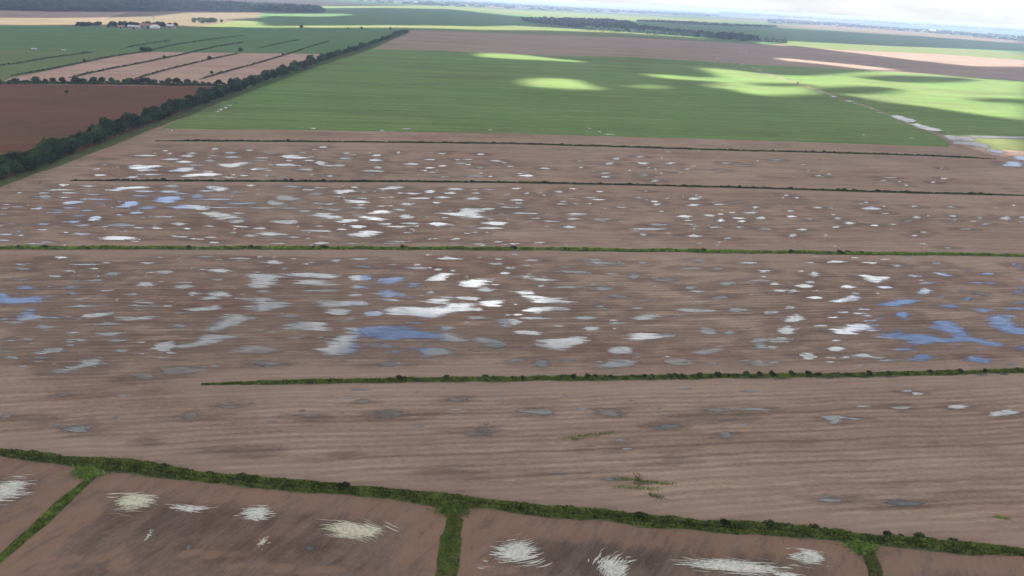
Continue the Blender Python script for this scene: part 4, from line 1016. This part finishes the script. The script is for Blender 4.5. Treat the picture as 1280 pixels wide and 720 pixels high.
hb_l = 'thick green foreground hedgerow running the full width above the bare plots'
hedge('hedgerow', HB, 3.3, 1.15, 50, 0.22, hb_l, seed=3, ditch=.75, vary=.7)
hedge('hedgerow', BR1, 3.6, .8, 50, 0.2, 'short green hedgerow slanting down to the bottom left corner', seed=5, ditch=.8)
hedge('hedgerow', BR2, 7.0, .7, 46, 0.2, 'short green hedgerow leaving the bottom edge left of centre', seed=6, ditch=.9, mt=M_reed)
hedge('hedgerow', BR3, 6.2, .7, 46, 0.2, 'short green hedgerow at the bottom edge near the right corner', seed=7, ditch=.8, mt=M_reed)
# leafy weeds where the short hedges meet the long one
for k, (x, y, sx) in enumerate([(112, 590, 5.0), (566, 638, 5.0), (1074, 683, 4.5)]):
    rs = np.random.RandomState(30 + k); gx_, gy_ = G(x, y)
    C = np.stack([rs.randn(1500) * .5 * np.cos(np.linspace(0, 40, 1500)) * sx * .75, rs.randn(1500) * 1.1, rs.uniform(0, .6, 1500)], -1)
    V, Fq = leaves(C, .26, rs)
    obj('weed_patch', V, Fq, M_reed, kind='stuff', label='bright green weeds at the hedge junction').location = (gx_, gy_, 0)
hedge('hedgerow', D4, 2.1, .85, 26, 0.26, 'dark green hedgerow that starts inside the brown field at left', seed=11, vary=.8)
hedge('hedgerow', D3, 2.4, 1.0, 14, 0.36, 'dark hedgerow across the whole flooded field, below the band with most white puddles', seed=12, vary=.8)
hedge('hedgerow', D2, 1.7, .8, 7, 0.48, 'thin dark hedgerow across the flooded field, second ditch below the green crop', seed=13, vary=.8, mt=M_hedged, mb=M_bankdk)
hedge('hedgerow', D1, 1.7, .9, 6, 0.55, 'thinnest dark hedgerow just below the wide green crop', seed=14, vary=.8, mt=M_hedged, mb=M_bankdk)
# ditches between the plots at upper left
for k, (ln, wdt, lb) in enumerate([
    ([(14, 95), (60, 87.5), (105, 78), (140, 71), (178, 65.5), (215, 57), (260, 50), (305, 44.5)], 5, 'long dark ditch hedge on the left side of the pale stubble plots'),
    ([(85, 98), (130, 88), (180, 78.5), (235, 67), (270, 58.5), (305, 53)], 5, 'second dark ditch hedge from the left between pale stubble plots'),
    ([(168, 99), (215, 86), (260, 75), (300, 67)], 4, 'third dark ditch hedge from the left between pale stubble plots'),
    ([(250, 99.5), (290, 88), (322, 79.5), (352, 70.5), (384, 60), (412, 51.5)], 5, 'rightmost dark ditch hedge between pale stubble plots'),
    ([(-40, 87), (20, 80), (60, 73), (118, 65)], 4, 'faint ditch hedge across the dull green field at far left'),
    ([(158, 59.5), (188, 54.5), (214, 50.5)], 4, 'short broken dark hedge in the deep green field'),
    ([(322, 61), (352, 54), (375, 50)], 3, 'faint ditch hedge in the green field left of the tree belt')]):
    hedge('ditch_hedge', ln, wdt * .5, 1.5, 1.1, 0.9, lb, 'ditch hedges between the far plots', mt=M_hedged, mb=M_bankdk, seed=50 + k, vary=.9, gap=.3)

hedge('hedgerow', BELT2, 7, 2.6, 1.5, .9, 'low dark scrub under the row of small trees behind the red field', mt=M_hedged, mb=M_bankdk, seed=77, vary=.9, gap=.2)
for k, (x0, y0, x1, y1) in enumerate([(762, 598, 850, 607), (765, 609, 828, 612), (797, 593, 799, 609), (808, 618, 830, 624), (1243, 646, 1262, 649), (700, 549, 770, 541)]):
    rs = np.random.RandomState(60 + k); A_, B_ = np.array(G(x0, y0)), np.array(G(x1, y1)); n_ = int(np.linalg.norm(B_ - A_) * 14) + 40
    q = np.clip(rs.beta(1.6, 1.6, n_), 0, 1)[:, None]; C = A_ * (1 - q) + B_ * q - A_ + rs.randn(n_, 2) * [.5, .35]
    V, Fq = leaves(np.concatenate([C, rs.uniform(.02, .4, (n_, 1))], 1), .16, rs)
    obj('weeds', V, Fq, M_reed, kind='stuff', label='thin green weeds growing along ruts in the near brown field').location = (A_[0], A_[1], 0)
# shallow dark furrows across the wide green crop
M_fur = simple('furrow_soil', (0.060, 0.062, 0.036), .95, .4, .2)
rs = np.random.RandomState(91); V, Fq = [], []
for (x0, y0, x1, y1) in [(300, 143, 1000, 146), (430, 104, 900, 110), (350, 120, 1030, 128), (640, 136, 1080, 142), (480, 84, 760, 88), (880, 138, 1150, 148)]:
    c = resample([G(x0, y0), G(x1, y1)], 6.0); c[:, 1] += (fbm(c[:, 0] / 50, c[:, 0] * 0, 3) - .5) * 6
    on = fbm(np.arange(len(c)) / 4.0, np.zeros(len(c)), int(x0)) > .5
    for i in range(len(c) - 1):
        if on[i]:
            k0 = len(V); w0, w1 = rs.uniform(.4, 1.3, 2)
            V += [(c[i][0], c[i][1] - w0, .11), (c[i + 1][0], c[i + 1][1] - w1, .11), (c[i + 1][0], c[i + 1][1] + w1, .11), (c[i][0], c[i][1] + w0, .11)]; Fq.append((k0, k0 + 1, k0 + 2, k0 + 3))
obj('field_furrows', V, Fq, M_fur, kind='structure')
# bushes along the ditches
bp = [make_tree(100 + k, 3.0, 2.6, 420, 0.26, 'bush', name='bush', cat='bush', mt=M_hedged) for k in range(4)]
used = set()


def interp_line(line, x):
    return float(np.interp(x, [p[0] for p in line], [p[1] for p in line]))


for x in [40, 205, 262, 300, 395, 430, 590, 612, 760, 800, 905, 962, 985, 1003, 1018, 1032, 1046, 1052, 1110, 1126, 1150, 1190]:
    gx_, gy_ = G(x, interp_line(HB, x) - 3); s = RS.uniform(.35, .62)
    place(bp, used, RS.randint(4), gx_, gy_, (s * 1.5, s), 'low dark bush standing in the foreground hedgerow', 'dark bushes in the foreground hedgerow')
D4B = [485, 498, 507, 515, 556, 604, 640, 653, 702, 712, 718, 736, 745, 757, 762, 789, 798, 805, 815, 838, 846, 853, 862, 875, 886, 897, 910, 921, 934, 950, 966, 990, 1008, 1022, 1050, 1062, 1085, 1110, 1160, 1201, 1230]
for x in D4B:
    gx_, gy_ = G(x + RS.uniform(-2, 2), interp_line(D4, x) - .3)
    s = RS.uniform(.4, .75)
    place(bp, used, RS.randint(4), gx_, gy_, (s, s * RS.uniform(.7, 1.1)), 'low dark bush growing on the nearest parallel ditch hedge', 'dark bushes on the nearest parallel ditch')
for line, xs, nm in ((D3, [20, 42, 55, 61, 150, 235, 300, 312, 390, 402, 410, 502, 510, 560, 640, 705, 716, 733, 745, 810, 880, 985, 1052, 1060, 1075, 1158, 1190, 1240], 'on the dark hedge below the whitest puddles'),
                     (D2, [97, 142, 208, 358, 365, 398, 402, 455, 588, 595, 650, 672, 680, 785, 797, 852, 924, 942, 956, 990, 1045, 1052, 1060, 1066, 1100, 1126, 1132, 1155, 1162, 1204, 1212, 1222, 1236], 'on the second ditch below the green crop'),
                     (D1, [228, 236, 250, 285, 292, 300, 360, 470, 525, 618, 700, 720, 726, 745, 800, 818, 856, 860, 915, 1008, 1014, 1022, 1028, 1042, 1050, 1076, 1092, 1104, 1118, 1130, 1146, 1155, 1198, 1206], 'on the ditch just below the green crop')):
    for x in xs:
        gx_, gy_ = G(x + RS.uniform(-3, 3), interp_line(line, x) - .2)
        s = RS.uniform(.35, .75)
        place(bp, used, RS.randint(4), gx_, gy_, (s * 1.4, s * .9), 'tiny dark bush ' + nm, 'tiny dark bushes ' + nm)

# the tree belt
tp = [make_tree(200 + k, RS.uniform(10, 12.5), RS.uniform(11, 14), 1700, 0.5, 'tree', name='belt_tree') for k in range(6)]
used = set()
row1 = resample(offset_px(BELT, 6.0), 1.0); row2 = resample(offset_px(BELT, 12.5), 1.0)
for row, ph in ((row1, 0), (row2, 4)):
    s_ = ph + 2.0
    while s_ < len(row) - 1:
        x, y = row[int(s_)]
        if y > 1150 and ph: break
        k = RS.randint(6)
        sec = 'nearest third of the tree belt beside the red field' if y < 480 else ('middle of the long tree belt, beside the green crop' if y < 900 else 'far end of the long tree belt')
        big = RS.uniform(.72, 1.08)
        place(tp, used, k, x + RS.randn() * 1.2, y + RS.randn() * 1.5, (big * RS.uniform(.8, 1.05), big * RS.uniform(.56, .95)), 'leafy tree in the ' + sec, 'trees in the ' + sec)
        s_ += RS.uniform(6.5, 9.5) * (1 if y < 800 else 1.4) * (1.0 if y < 1500 else 1.3)
# the low row of trees behind the red field
t2 = [make_tree(300 + k, 8, 7.5, 500, 0.6, 'tree', name='field_tree', mt=M_hedged) for k in range(3)]
used2 = set()
q = resample([G(*p) for p in BELT2], 1.0); s_ = 3.0
while s_ < len(q) - 1:
    x, y = q[int(s_)]
    z_ = RS.uniform(.45, 1.0)
    place(t2, used2, RS.randint(3), x, y + RS.uniform(0, 10), (z_ * 1.1, z_), 'small dark tree in the row between the red field and pale plots', 'trees in the row behind the red field')
    s_ += RS.uniform(4, 7.5)
for (x, y, z_, lb) in [(262, 75.5, 1.2, 'lone dark round tree standing in the pale stubble plots'), (265, 93.5, .9, 'small lone bush tree near the row of trees, in the pale plots'), (301, 65.5, 1.5, 'lone dark tree at the corner of the deep green field'),
                       (205, 73.5, .9, 'small tree on the second ditch between pale plots'), (106, 78.5, .9, 'small tree on the left ditch between pale plots'), (354, 69.5, .8, 'small tree on the right ditch of the pale plots'),
                       (377, 36, 1.9, 'lone dark tree in line with the light green strip'), (452, 37, 1.5, 'small far tree right of the lone dark one'), (435, 37, 1.1, 'faintest small tree in the far line'), (488, 37.5, 1.5, 'last small tree before the end of the tree belt'),
                       (84, 117.5, .7, 'low dark shrub standing alone in the red field'), (997, 105, .5, 'tiny dark tree beside the farm track')]:
    gx_, gy_ = G(x, y)
    place(t2, used2, 0, gx_, gy_, (z_ * .7, z_ * .7), lb)
for (x0, x1, y0, n_, z_, lb) in [(176, 190, 65.4, 8, 1.0, 'small dark tree in the clump left of the pale plots'), (242, 278, 28.8, 14, 1.9, 'dark tree in the small far grove right of the farmstead'),
                                 (96, 130, 33, 14, 1.3, 'dark tree in the row left of the farmstead'), (135, 220, 34.0, 26, 1.6, 'dark tree around the farmstead buildings')]:
    for i in range(n_):
        gx_, gy_ = G(RS.uniform(x0, x1), y0 + RS.uniform(-.5, .5))
        z2 = z_ * RS.uniform(.6, 1.1)
        place(t2, used2, RS.randint(3), gx_, gy_, (z2, z2), lb, lb.replace('dark tree', 'trees', 1).replace('small trees', 'trees'))


def wood(name, pts, n, r, h, seed, label):
    """far woodland read as one mass: many uneven crowns"""
    rs = np.random.RandomState(seed)
    P = np.array([G(*p) for p in pts]); mn, mx_ = P.min(0), P.max(0)
    X = rs.uniform(mn[0], mx_[0], n * 12); Y = rs.uniform(mn[1], mx_[1], n * 12)
    k = inpoly(X, Y, P); X, Y = X[k][:n], Y[k][:n]
    tV, tF = [], []
    rings = [(0, 0), (.62, .35), (1.0, .1), (.86, -.35)]
    sg = 7
    baseV = [(0, 0, 1.0)]
    for (a, b_) in ((.55, .8), (.95, .35), (.9, -.1)):
        for j in range(sg): baseV.append((a * math.cos(j * 6.2832 / sg + a), a * math.sin(j * 6.2832 / sg + a), b_))
    baseV = np.array(baseV)
    bf = [(0, 1 + j, 1 + (j + 1) % sg, 0) for j in range(sg)]
    tri = np.array([(0, 1 + j, 1 + (j + 1) % sg) for j in range(sg)]); qd = np.array([(1 + o * sg + j, 1 + (o + 1) * sg + j, 1 + (o + 1) * sg + (j + 1) % sg, 1 + o * sg + (j + 1) % sg) for o in range(2) for j in range(sg)])
    tri2 = np.concatenate([tri, qd[:, [0, 1, 2]], qd[:, [0, 2, 3]]])
    nb = len(baseV); N_ = len(X)
    R1 = r * rs.uniform(.6, 1.4, N_); H1 = h * rs.uniform(.65, 1.25, N_)
    V = baseV[None] * (1 + .16 * rs.randn(N_, nb, 3))
    V = V * np.stack([R1, R1, H1 * .5], -1)[:, None]
    V[..., 0] += X[:, None]; V[..., 1] += Y[:, None]; V[..., 2] += (H1 * .5)[:, None]
    Fq = (tri2[None] + (np.arange(N_) * nb)[:, None, None]).reshape(-1, 3)
    o = obj(name, V.reshape(-1, 3), Fq, M_wood, kind='stuff')
    o['label'] = label
    return o


wood('woodland', [(652, 25.2), (668, 24.2), (760, 25.5), (785, 28.5), (800, 34), (840, 39), (890, 44), (935, 50), (935, 53.5), (880, 48.5), (800, 43), (740, 39), (680, 32), (655, 28.5)], 1500, 8, 13, 1, 'long dark tongue of far woodland in the green fields')
wood('woodland', [(896, 44), (925, 45), (946, 48), (948, 52), (900, 48.5)], 90, 9, 13, 2, 'small dark wood at the end of the tongue')
wood('woodland', [(955, 51.5), (975, 52), (987, 55), (975, 56.5), (958, 54)], 40, 8, 12, 3, 'last scattered trees right of the tongue of woodland')
wood('woodland', [(-330, 13), (-330, -6), (0, 3), (60, 2.5), (110, 3), (160, 5), (230, 5), (330, 9), (400, 12), (405, 16.5), (330, 15), (230, 14.5), (150, 15), (60, 14.5), (0, 12.5)], 4200, 14, 18, 4, 'broad bluish band of far forest at upper left')
wood('woodland', [(330, 12), (400, 13), (408, 14.5), (400, 16.3), (330, 15.5)], 120, 9, 13, 5, 'right tip of the far forest band')
wood('woodland', [(790, 26.5), (830, 27), (900, 31), (970, 33.5), (965, 35), (880, 32.5), (800, 28)], 300, 9, 12, 6, 'thin dark far wood line right of centre')
wood('woodland', [(520, 5.5), (560, 6), (580, 7), (560, 7.4), (520, 6.8)], 60, 14, 16, 7, 'faint far wood strip near the horizon')
wood('woodland', [(960, 24), (1020, 27), (1100, 34), (1160, 38), (1500, 63), (1500, 70), (1280, 52.5), (1160, 41.5), (1100, 37.5), (1020, 32), (960, 30)], 900, 16, 14, 8, 'broken far woods below the horizon at right')
wood('woodland', [(430, 0), (600, 4), (760, 12), (900, 19), (900, 21.5), (760, 16), (640, 11.5), (480, 5.5)], 700, 22, 16, 9, 'hazy blue woods near the horizon')
wood('woodland', [(900, 13.5), (1280, 36), (1500, 49), (1500, 53), (1280, 41), (900, 18)], 2500, 40, 30, 10, 'blue hazy forest along the horizon at right')

# ------------------------------------------------------------------ puddles as objects
def side_word(dx, dy):
    """direction in the picture"""
    ax, ay = abs(dx), abs(dy) * 2.5
    if ax > ay * 2: return 'right of' if dx > 0 else 'left of'
    if ay > ax * 2: return 'below' if dy > 0 else 'above'
    return ('lower' if dy > 0 else 'upper') + (' right of' if dx > 0 else ' left of')


LAND = [p for p in TILES if p.get('name')]
order = sorted([p for p in TILES], key=lambda p: -p['area'])
mine = [p for p in order if p['f'] != 'x']
top, rest = mine[:300], mine[300:]
STRIPN = {'A': 'beyond the second ditch', 'B': 'in the most flooded strip', 'C': 'in the wide middle strip', 'D': 'in the near strip', 'G': 'in the green crop', 'T': 'on the farm track', 'P': 'in the foreground plots'}
CN = {'-': 'pale', 'g': 'grey', 'b': 'bluish', 'd': 'dim'}
for p in top:
    if p.get('name'):
        p['label'] = p['name']; continue
    r = p['w'] / max(p['h'], .1)
    form = 'round' if r < 2.3 else ('oval' if r < 4.5 else ('long' if r < 8 else 'streaky'))
    size = 'tiny ' if p['area'] < 22 else ('small ' if p['area'] < 70 else '')
    same = [q for q in LAND if q['strip'] == p['strip']]
    p['form'] = form
    if same:
        l = min(same, key=lambda q: (q['c'][0] - p['c'][0]) ** 2 + 6 * (q['c'][1] - p['c'][1]) ** 2)
        dx, dy = p['c'][0] - l['c'][0], p['c'][1] - l['c'][1]
        dist = math.hypot(dx, 2.5 * dy)
        how = 'just ' if dist < 30 else ('' if dist < 80 else 'well ')
        p['label'] = f"{size}{form} {CN[p['f']]} puddle {how}{side_word(dx, dy)} the {l['name']}"
    else:
        p['label'] = f"{size}{form} {CN[p['f']]} puddle {STRIPN[p['strip']]}"
seen = {}
for p in top: seen.setdefault(p['label'], []).append(p)
ORD = ['leftmost', 'second from the left', 'third from the left', 'fourth from the left', 'fifth from the left', 'sixth from the left', 'seventh from the left', 'eighth from the left', 'ninth from the left']
for lb, ps in seen.items():
    if len(ps) > 1:
        ps.sort(key=lambda p: p['c'][0])
        for i, p in enumerate(ps):
            w_ = ORD[i] if i < len(ORD) else 'rightmost'
            w_ = 'rightmost' if i == len(ps) - 1 and len(ps) <= len(ORD) else w_
            core = lb.replace('the ', '', 1) if False else lb
            p['label'] = f"{w_} {core}".replace('from the left ', 'from left, ')
        # short and plain
SHORT = {'streak-like ': ''}
for p in top:
    L = p['label'].split()
    if len(L) > 16:
        for drop in ('the', 'with', 'a', 'thin', 'just', 'well'):
            while len(L) > 16 and drop in L[1:]: L.remove(drop)
        L = L[:16]
    p['label'] = ' '.join(L)
GRP = {'A': 'puddles beyond the second ditch', 'B': 'puddles in the most flooded strip', 'C': 'puddles in the wide middle strip', 'D': 'puddles in the near strip', 'G': 'puddles in the green crop', 'T': 'puddles along the farm track', 'P': 'puddles in the foreground plots'}


def puddle_geo(o, cx, cy, z):
    return [(x - cx, y - cy, 0) for x, y in o]


TR = np.random.RandomState(15)


def tone(p):
    """how clean the water film is: a few are clear, most are thin and muddy"""
    if p.get('name'): return 1.0
    if p.get('pts') is not None or p['strip'] == 'T': return .9
    return float(TR.uniform(.42, .92)) if p['f'] in '-b' else float(TR.uniform(.4, .85))


zk = 0
for p in top:
    cx, cy = p['g']; z = {'G': .12, 'T': .20, 'P': .10}.get(p['strip'], .05) + .0007 * (zk % 83); zk += 1
    o_ = np.array(p['out']); Vw, Fw, rim = water_geo(p['out'], min(np.ptp(o_[:, 0]), np.ptp(o_[:, 1])))
    o = obj('puddle', [(a - cx, b - cy, 0) for a, b in Vw], Fw, M_shal if p['f'] == 'd' else M_water, label=p['label'], cat='puddle', group=GRP[p['strip']])
    at_ = o.data.attributes.new('rim', 'FLOAT', 'POINT'); at_.data.foreach_set('value', [r_ + (.3 if p['strip'] == 'T' else 0) for r_ in rim])
    at_ = o.data.attributes.new('tone', 'FLOAT', 'POINT'); at_.data.foreach_set('value', [tone(p)] * len(rim))
    o.location = (cx, cy, z)
V, Fq, RIM, TON = [], [], [], []


def add_water(o, z, r0=0.0):
    o_ = np.array(o); Vw, Fw, rim = water_geo(o, min(np.ptp(o_[:, 0]), np.ptp(o_[:, 1])))
    k0 = len(V); V.extend([(a, b, z) for a, b in Vw]); Fq.extend([tuple(i + k0 for i in f) for f in Fw]); RIM.extend([r - r0 for r in rim]); TON.extend([float(TR.uniform(.4, .95))] * len(rim))


for p in rest:
    z = {'G': .12, 'T': .20, 'P': .10}.get(p['strip'], .05) + .0007 * (zk % 83); zk += 1
    add_water(p['out'], z)
# the finest specks of water between them
rs = np.random.RandomState(77)
for i in range(700):
    st = rs.choice(4, p=[.18, .34, .44, .04])
    x = rs.uniform(-20, 1300) if rs.rand() < .4 else rs.beta(1.3, 2.2) * 1200
    y = [rs.uniform(186, 224), rs.uniform(232, 308), rs.uniform(318, 460), rs.uniform(485, 540)][st]
    if y < 226 + x * .015 and y > 223: continue
    p = dict(c=(x, y), w=rs.uniform(3, 10) * (1 + (y - 180) / 200), h=rs.uniform(.7, 1.3) * (1 + (y - 180) / 220))
    if x < 120 and y < 232: continue
    add_water(outline(p, rs), .045, rs.uniform(.1, .6))
so_ = obj('small_puddles', V, Fq, M_water, kind='stuff')
for nm_, ar_ in (('rim', RIM), ('tone', TON)):
    at_ = so_.data.attributes.new(nm_, 'FLOAT', 'POINT'); at_.data.foreach_set('value', ar_)
so_['label'] = 'scattered specks of standing water over the flooded stubble'

# water showing under the nearest parallel ditch hedge
V, Fq, RIM, TON = [], [], [], []
for (x0, x1) in [(962, 990), (1020, 1048), (1075, 1090), (1105, 1124), (1218, 1238), (1246, 1262)]:
    y = interp_line(D4, (x0 + x1) / 2) + 2.6
    add_water(outline(dict(c=((x0 + x1) / 2, y), w=x1 - x0, h=1.5), rs), .06)
o = obj('ditch_water', V, Fq, M_water, kind='structure')
for nm_, ar_ in (('rim', RIM), ('tone', TON)):
    at_ = o.data.attributes.new(nm_, 'FLOAT', 'POINT'); at_.data.foreach_set('value', ar_)

# ------------------------------------------------------------------ bleached straw in the foreground plots
M_straw = simple('bleached_straw', (0.40, 0.375, 0.29), 0.9, 0.25, 1.5)
M_straww = simple('white_straw', (0.43, 0.42, 0.39), 0.9, 0.25, 1.5)


def straw(cx, cy, wpx, hpx, ang, n, seed, label, mt, arc=0.0, holes=.35, fan=0.25):
    """long wisps of flattened straw, thickest in the middle of the patch"""
    rs = np.random.RandomState(seed); c = np.array(G(cx, cy)); gx1 = np.array(G(cx + wpx / 2, cy)) - np.array(G(cx - wpx / 2, cy))
    gy1 = np.array(G(cx, cy - hpx / 2)) - np.array(G(cx, cy + hpx / 2))
    Wd, Hd = np.linalg.norm(gx1) * 1.12, np.linalg.norm(gy1) * 1.15
    V, Fq = [], []
    cl = [(rs.uniform(-.3, .3), rs.uniform(-.25, .25), rs.uniform(.5, 1)) for _ in range(5)]
    for i in range(int(n * 1.25)):
        if rs.rand() < .84:
            k_ = cl[rs.randint(5)]; a = k_[0] + rs.randn() * .34 * k_[2]; b = k_[1] + rs.randn() * .36 * k_[2]
        else:
            a, b = rs.randn() * .55, rs.randn() * .35
        a = float(np.clip(a, -1.25, 1.25))
        L = Wd * rs.uniform(.12, .46) * (1.1 - .3 * abs(a)); th = ang + rs.randn() * fan * .38 * rs.uniform(.2, 1.5) + arc * .5 * a
        px, py = a * Wd * .42, b * Hd * .55 - arc * .5 * a * a * Hd
        seg = 5; wd_ = rs.uniform(.04, .15) * (1.25 - abs(b)); bend = rs.randn() * .3 + arc * .5
        k0 = len(V)
        z = rs.uniform(.10, .22)
        for s_ in range(seg + 1):
            t_ = s_ / seg - .5; an = th + bend * t_
            qx = px + math.cos(an) * L * t_; qy = py + math.sin(an) * L * t_
            ww = wd_ * (1 - (2 * t_) ** 2 * .85)
            nx_, ny_ = -math.sin(an) * ww, math.cos(an) * ww
            V += [(qx + nx_, qy + ny_, z), (qx, qy, z + ww * .5), (qx - nx_, qy - ny_, z)]
        for s_ in range(seg):
            j = k0 + s_ * 3
            Fq += [(j, j + 3, j + 4, j + 1), (j + 1, j + 4, j + 5, j + 2)]
    o = obj('straw_patch', V, Fq, mt, label=label, cat='straw patch', group='bleached straw patches in the foreground plots')
    o.location = (c[0], c[1], 0)
    return o


straw(14, 612, 62, 34, .15, 170, 1, 'wispy white straw patch cut by the left frame edge', M_straww, fan=.3)
straw(172, 627, 62, 26, .05, 190, 2, 'cream straw patch in the left plot with a thin tail to the right', M_straw, arc=-.3)
straw(236, 636, 62, 9, -.08, 34, 3, 'thin sparse straw wisps trailing right of the leftmost cream patch', M_straww, fan=.12)
straw(317, 643, 46, 22, .10, 120, 4, 'short white combed straw patch between two cream ones', M_straww, fan=.15)
straw(442, 663, 82, 24, -.25, 210, 5, 'long cream straw patch curving down to the right', M_straw, arc=-.35, fan=.18)
straw(329, 678, 14, 16, 1.1, 30, 6, 'tiny pale straw patch under the white combed one', M_straw)
straw(186, 670, 10, 14, .9, 16, 7, 'tiny slanting straw wisp in the left plot', M_straww)
straw(642, 690, 66, 34, .2, 190, 8, 'bright white round straw patch right of the short middle hedge', M_straww, arc=.5, fan=.25)
straw(766, 710, 50, 36, .9, 170, 9, 'fan shaped white straw patch at the bottom edge', M_straww, arc=-.5, fan=.35)
straw(925, 709, 118, 17, -.05, 210, 10, 'longest flat straw patch at the bottom edge, right of the fan', M_straww, fan=.14)
straw(1012, 697, 44, 22, -.15, 130, 11, 'dense white straw patch beside the right short hedge', M_straww, fan=.2)
straw(985, 720, 36, 10, -.2, 60, 12, 'small straw wisps cut by the bottom edge near the dense patch', M_straww, fan=.2)

# ------------------------------------------------------------------ farmstead and far buildings
M_wall = simple('pale_wall', (0.26, 0.23, 0.22), .8, .1, .3)
M_roof = simple('metal_roof', (0.36, 0.36, 0.40), .5, .1, .2)
M_roofr = simple('rust_roof', (0.22, 0.10, 0.07), .8, .2, .2)
M_dark = simple('dark_opening', (0.03, 0.03, 0.035), .6)


def box(x0, x1, y0, y1, z0, z1):
    V = [(x, y, z) for z in (z0, z1) for y in (y0, y1) for x in (x0, x1)]
    return V, [(0, 2, 3, 1), (4, 5, 7, 6), (0, 1, 5, 4), (1, 3, 7, 5), (3, 2, 6, 7), (2, 0, 4, 6)]


def gable(L, Wd, h0, h1, ov=.5):
    x0, x1, y0, y1 = -L / 2 - ov, L / 2 + ov, -Wd / 2 - ov, Wd / 2 + ov
    V = [(x0, y0, h0), (x1, y0, h0), (x1, y1, h0), (x0, y1, h0), (x0, 0, h1), (x1, 0, h1), (x0, y0, h0 + .3), (x1, y0, h0 + .3), (x1, y1, h0 + .3), (x0, y1, h0 + .3), (x0, 0, h1 + .3), (x1, 0, h1 + .3)]
    return V, [(0, 4, 5, 1), (4, 3, 2, 5), (6, 7, 11, 10), (10, 11, 8, 9), (0, 1, 7, 6), (3, 9, 8, 2), (0, 6, 10, 4), (4, 10, 9, 3), (1, 5, 11, 7), (5, 2, 8, 11)]


def barn(x, y, L, Wd, h, rz, rf, label, name='barn', cat='barn'):
    gx_, gy_ = G(x, y); r = empty(name, (gx_, gy_, 0), label=label, cat=cat); r.rotation_euler = (0, 0, rz)
    V, Fq = box(-L / 2, L / 2, -Wd / 2, Wd / 2, 0, h); obj('wall', V, Fq, M_wall, r)
    V, Fq = gable(L, Wd, h + .01, h + Wd * .22); obj('roof', V, Fq, rf, r)
    V, Fq = box(-L * .1, L * .1, -Wd / 2 - .12, -Wd / 2 - .02, 0, h * .8); obj('door', V, Fq, M_dark, r)
    for k in (-1, 1):
        V, Fq = box(k * L * .33 - L * .05, k * L * .33 + L * .05, -Wd / 2 - .12, -Wd / 2 - .02, h * .4, h * .75); obj('window', V, Fq, M_dark, r)
    return r


barn(187, 35.5, 34, 16, 6, .1, M_roofr, 'low rust roofed barn left of the round white silo')
barn(214, 36, 16, 12, 6, -.2, M_roof, 'small white roofed shed at the right end of the farmstead')
barn(168, 36.4, 22, 12, 5, .15, M_roof, 'small grey shed among the trees left of the barn')
barn(152, 35.8, 14, 10, 4.5, .1, M_roofr, 'small house at the left end of the farmstead', 'farm_house', 'house')
gx_, gy_ = G(194, 36.4)
r = empty('grain_store', (gx_, gy_, 0), label='white domed grain store, brightest building of the farmstead', cat='grain store')
prof = [(10, 0), (10, 3)] + [(10 * math.cos(a), 3 + 5.5 * math.sin(a)) for a in np.linspace(.15, 1.5, 7)]
n = 28
V = [(rr * math.cos(6.2832 * k / n), rr * math.sin(6.2832 * k / n), z) for rr, z in prof[:2] for k in range(n)]
obj('wall', V, [(k, (k + 1) % n, n + (k + 1) % n, n + k) for k in range(n)], M_wall, r)
V = [((rr + .3) * math.cos(6.2832 * k / n), (rr + .3) * math.sin(6.2832 * k / n), z) for rr, z in prof[1:] for k in range(n)]
m_ = len(prof) - 1
obj('roof', V, [(j * n + k, j * n + (k + 1) % n, (j + 1) * n + (k + 1) % n, (j + 1) * n + k) for j in range(m_ - 1) for k in range(n)] + [tuple((m_ - 1) * n + k for k in range(n))], simple('white_dome', (.45, .46, .50), .5), r)
gx_, gy_ = G(193, 33)
r = empty('mast', (gx_, gy_, 0), label='thin pale mast rising behind the white domed grain store', cat='mast')
V, Fq = tube((0, 0, 0), (0, 0, 26), .6, .3); obj('pole', V, Fq, M_roof, r)
V, Fq = tube((-3, 0, 20), (3, 0, 20), .25, .25); obj('crossbar', V, Fq, M_roof, r)
barn(43, 63.2, 6, 4, 2, .2, M_roof, 'tiny white shed at the edge of the dull green field', 'shed', 'shed')
barn(80, 64.2, 4, 3, 1.6, .2, M_roof, 'tiny pale hut right of the white shed', 'hut', 'hut')
barn(1165, 39.5, 60, 30, 10, .1, M_roof, 'far white building near the horizon at right', 'farm_building', 'building')
barn(1018, 27.3, 60, 30, 9, .1, M_roof, 'far pale building left of the other white one near the horizon', 'farm_building', 'building')

# ------------------------------------------------------------------ the hazy air
m, t, out = mat('haze')
pv = t.n('ShaderNodeVolumePrincipled')
pv.inputs['Color'].default_value = (0.54, 0.66, 1.0, 1)
pv.inputs['Density'].default_value = 0.000080
pv.inputs['Anisotropy'].default_value = 0.1
t.l(pv.outputs[0], out.inputs['Volume'])
V, Fq = box(-30000, 30000, -2500, 45000, -1.5, 103)
obj('haze', V, Fq, m, kind='stuff')
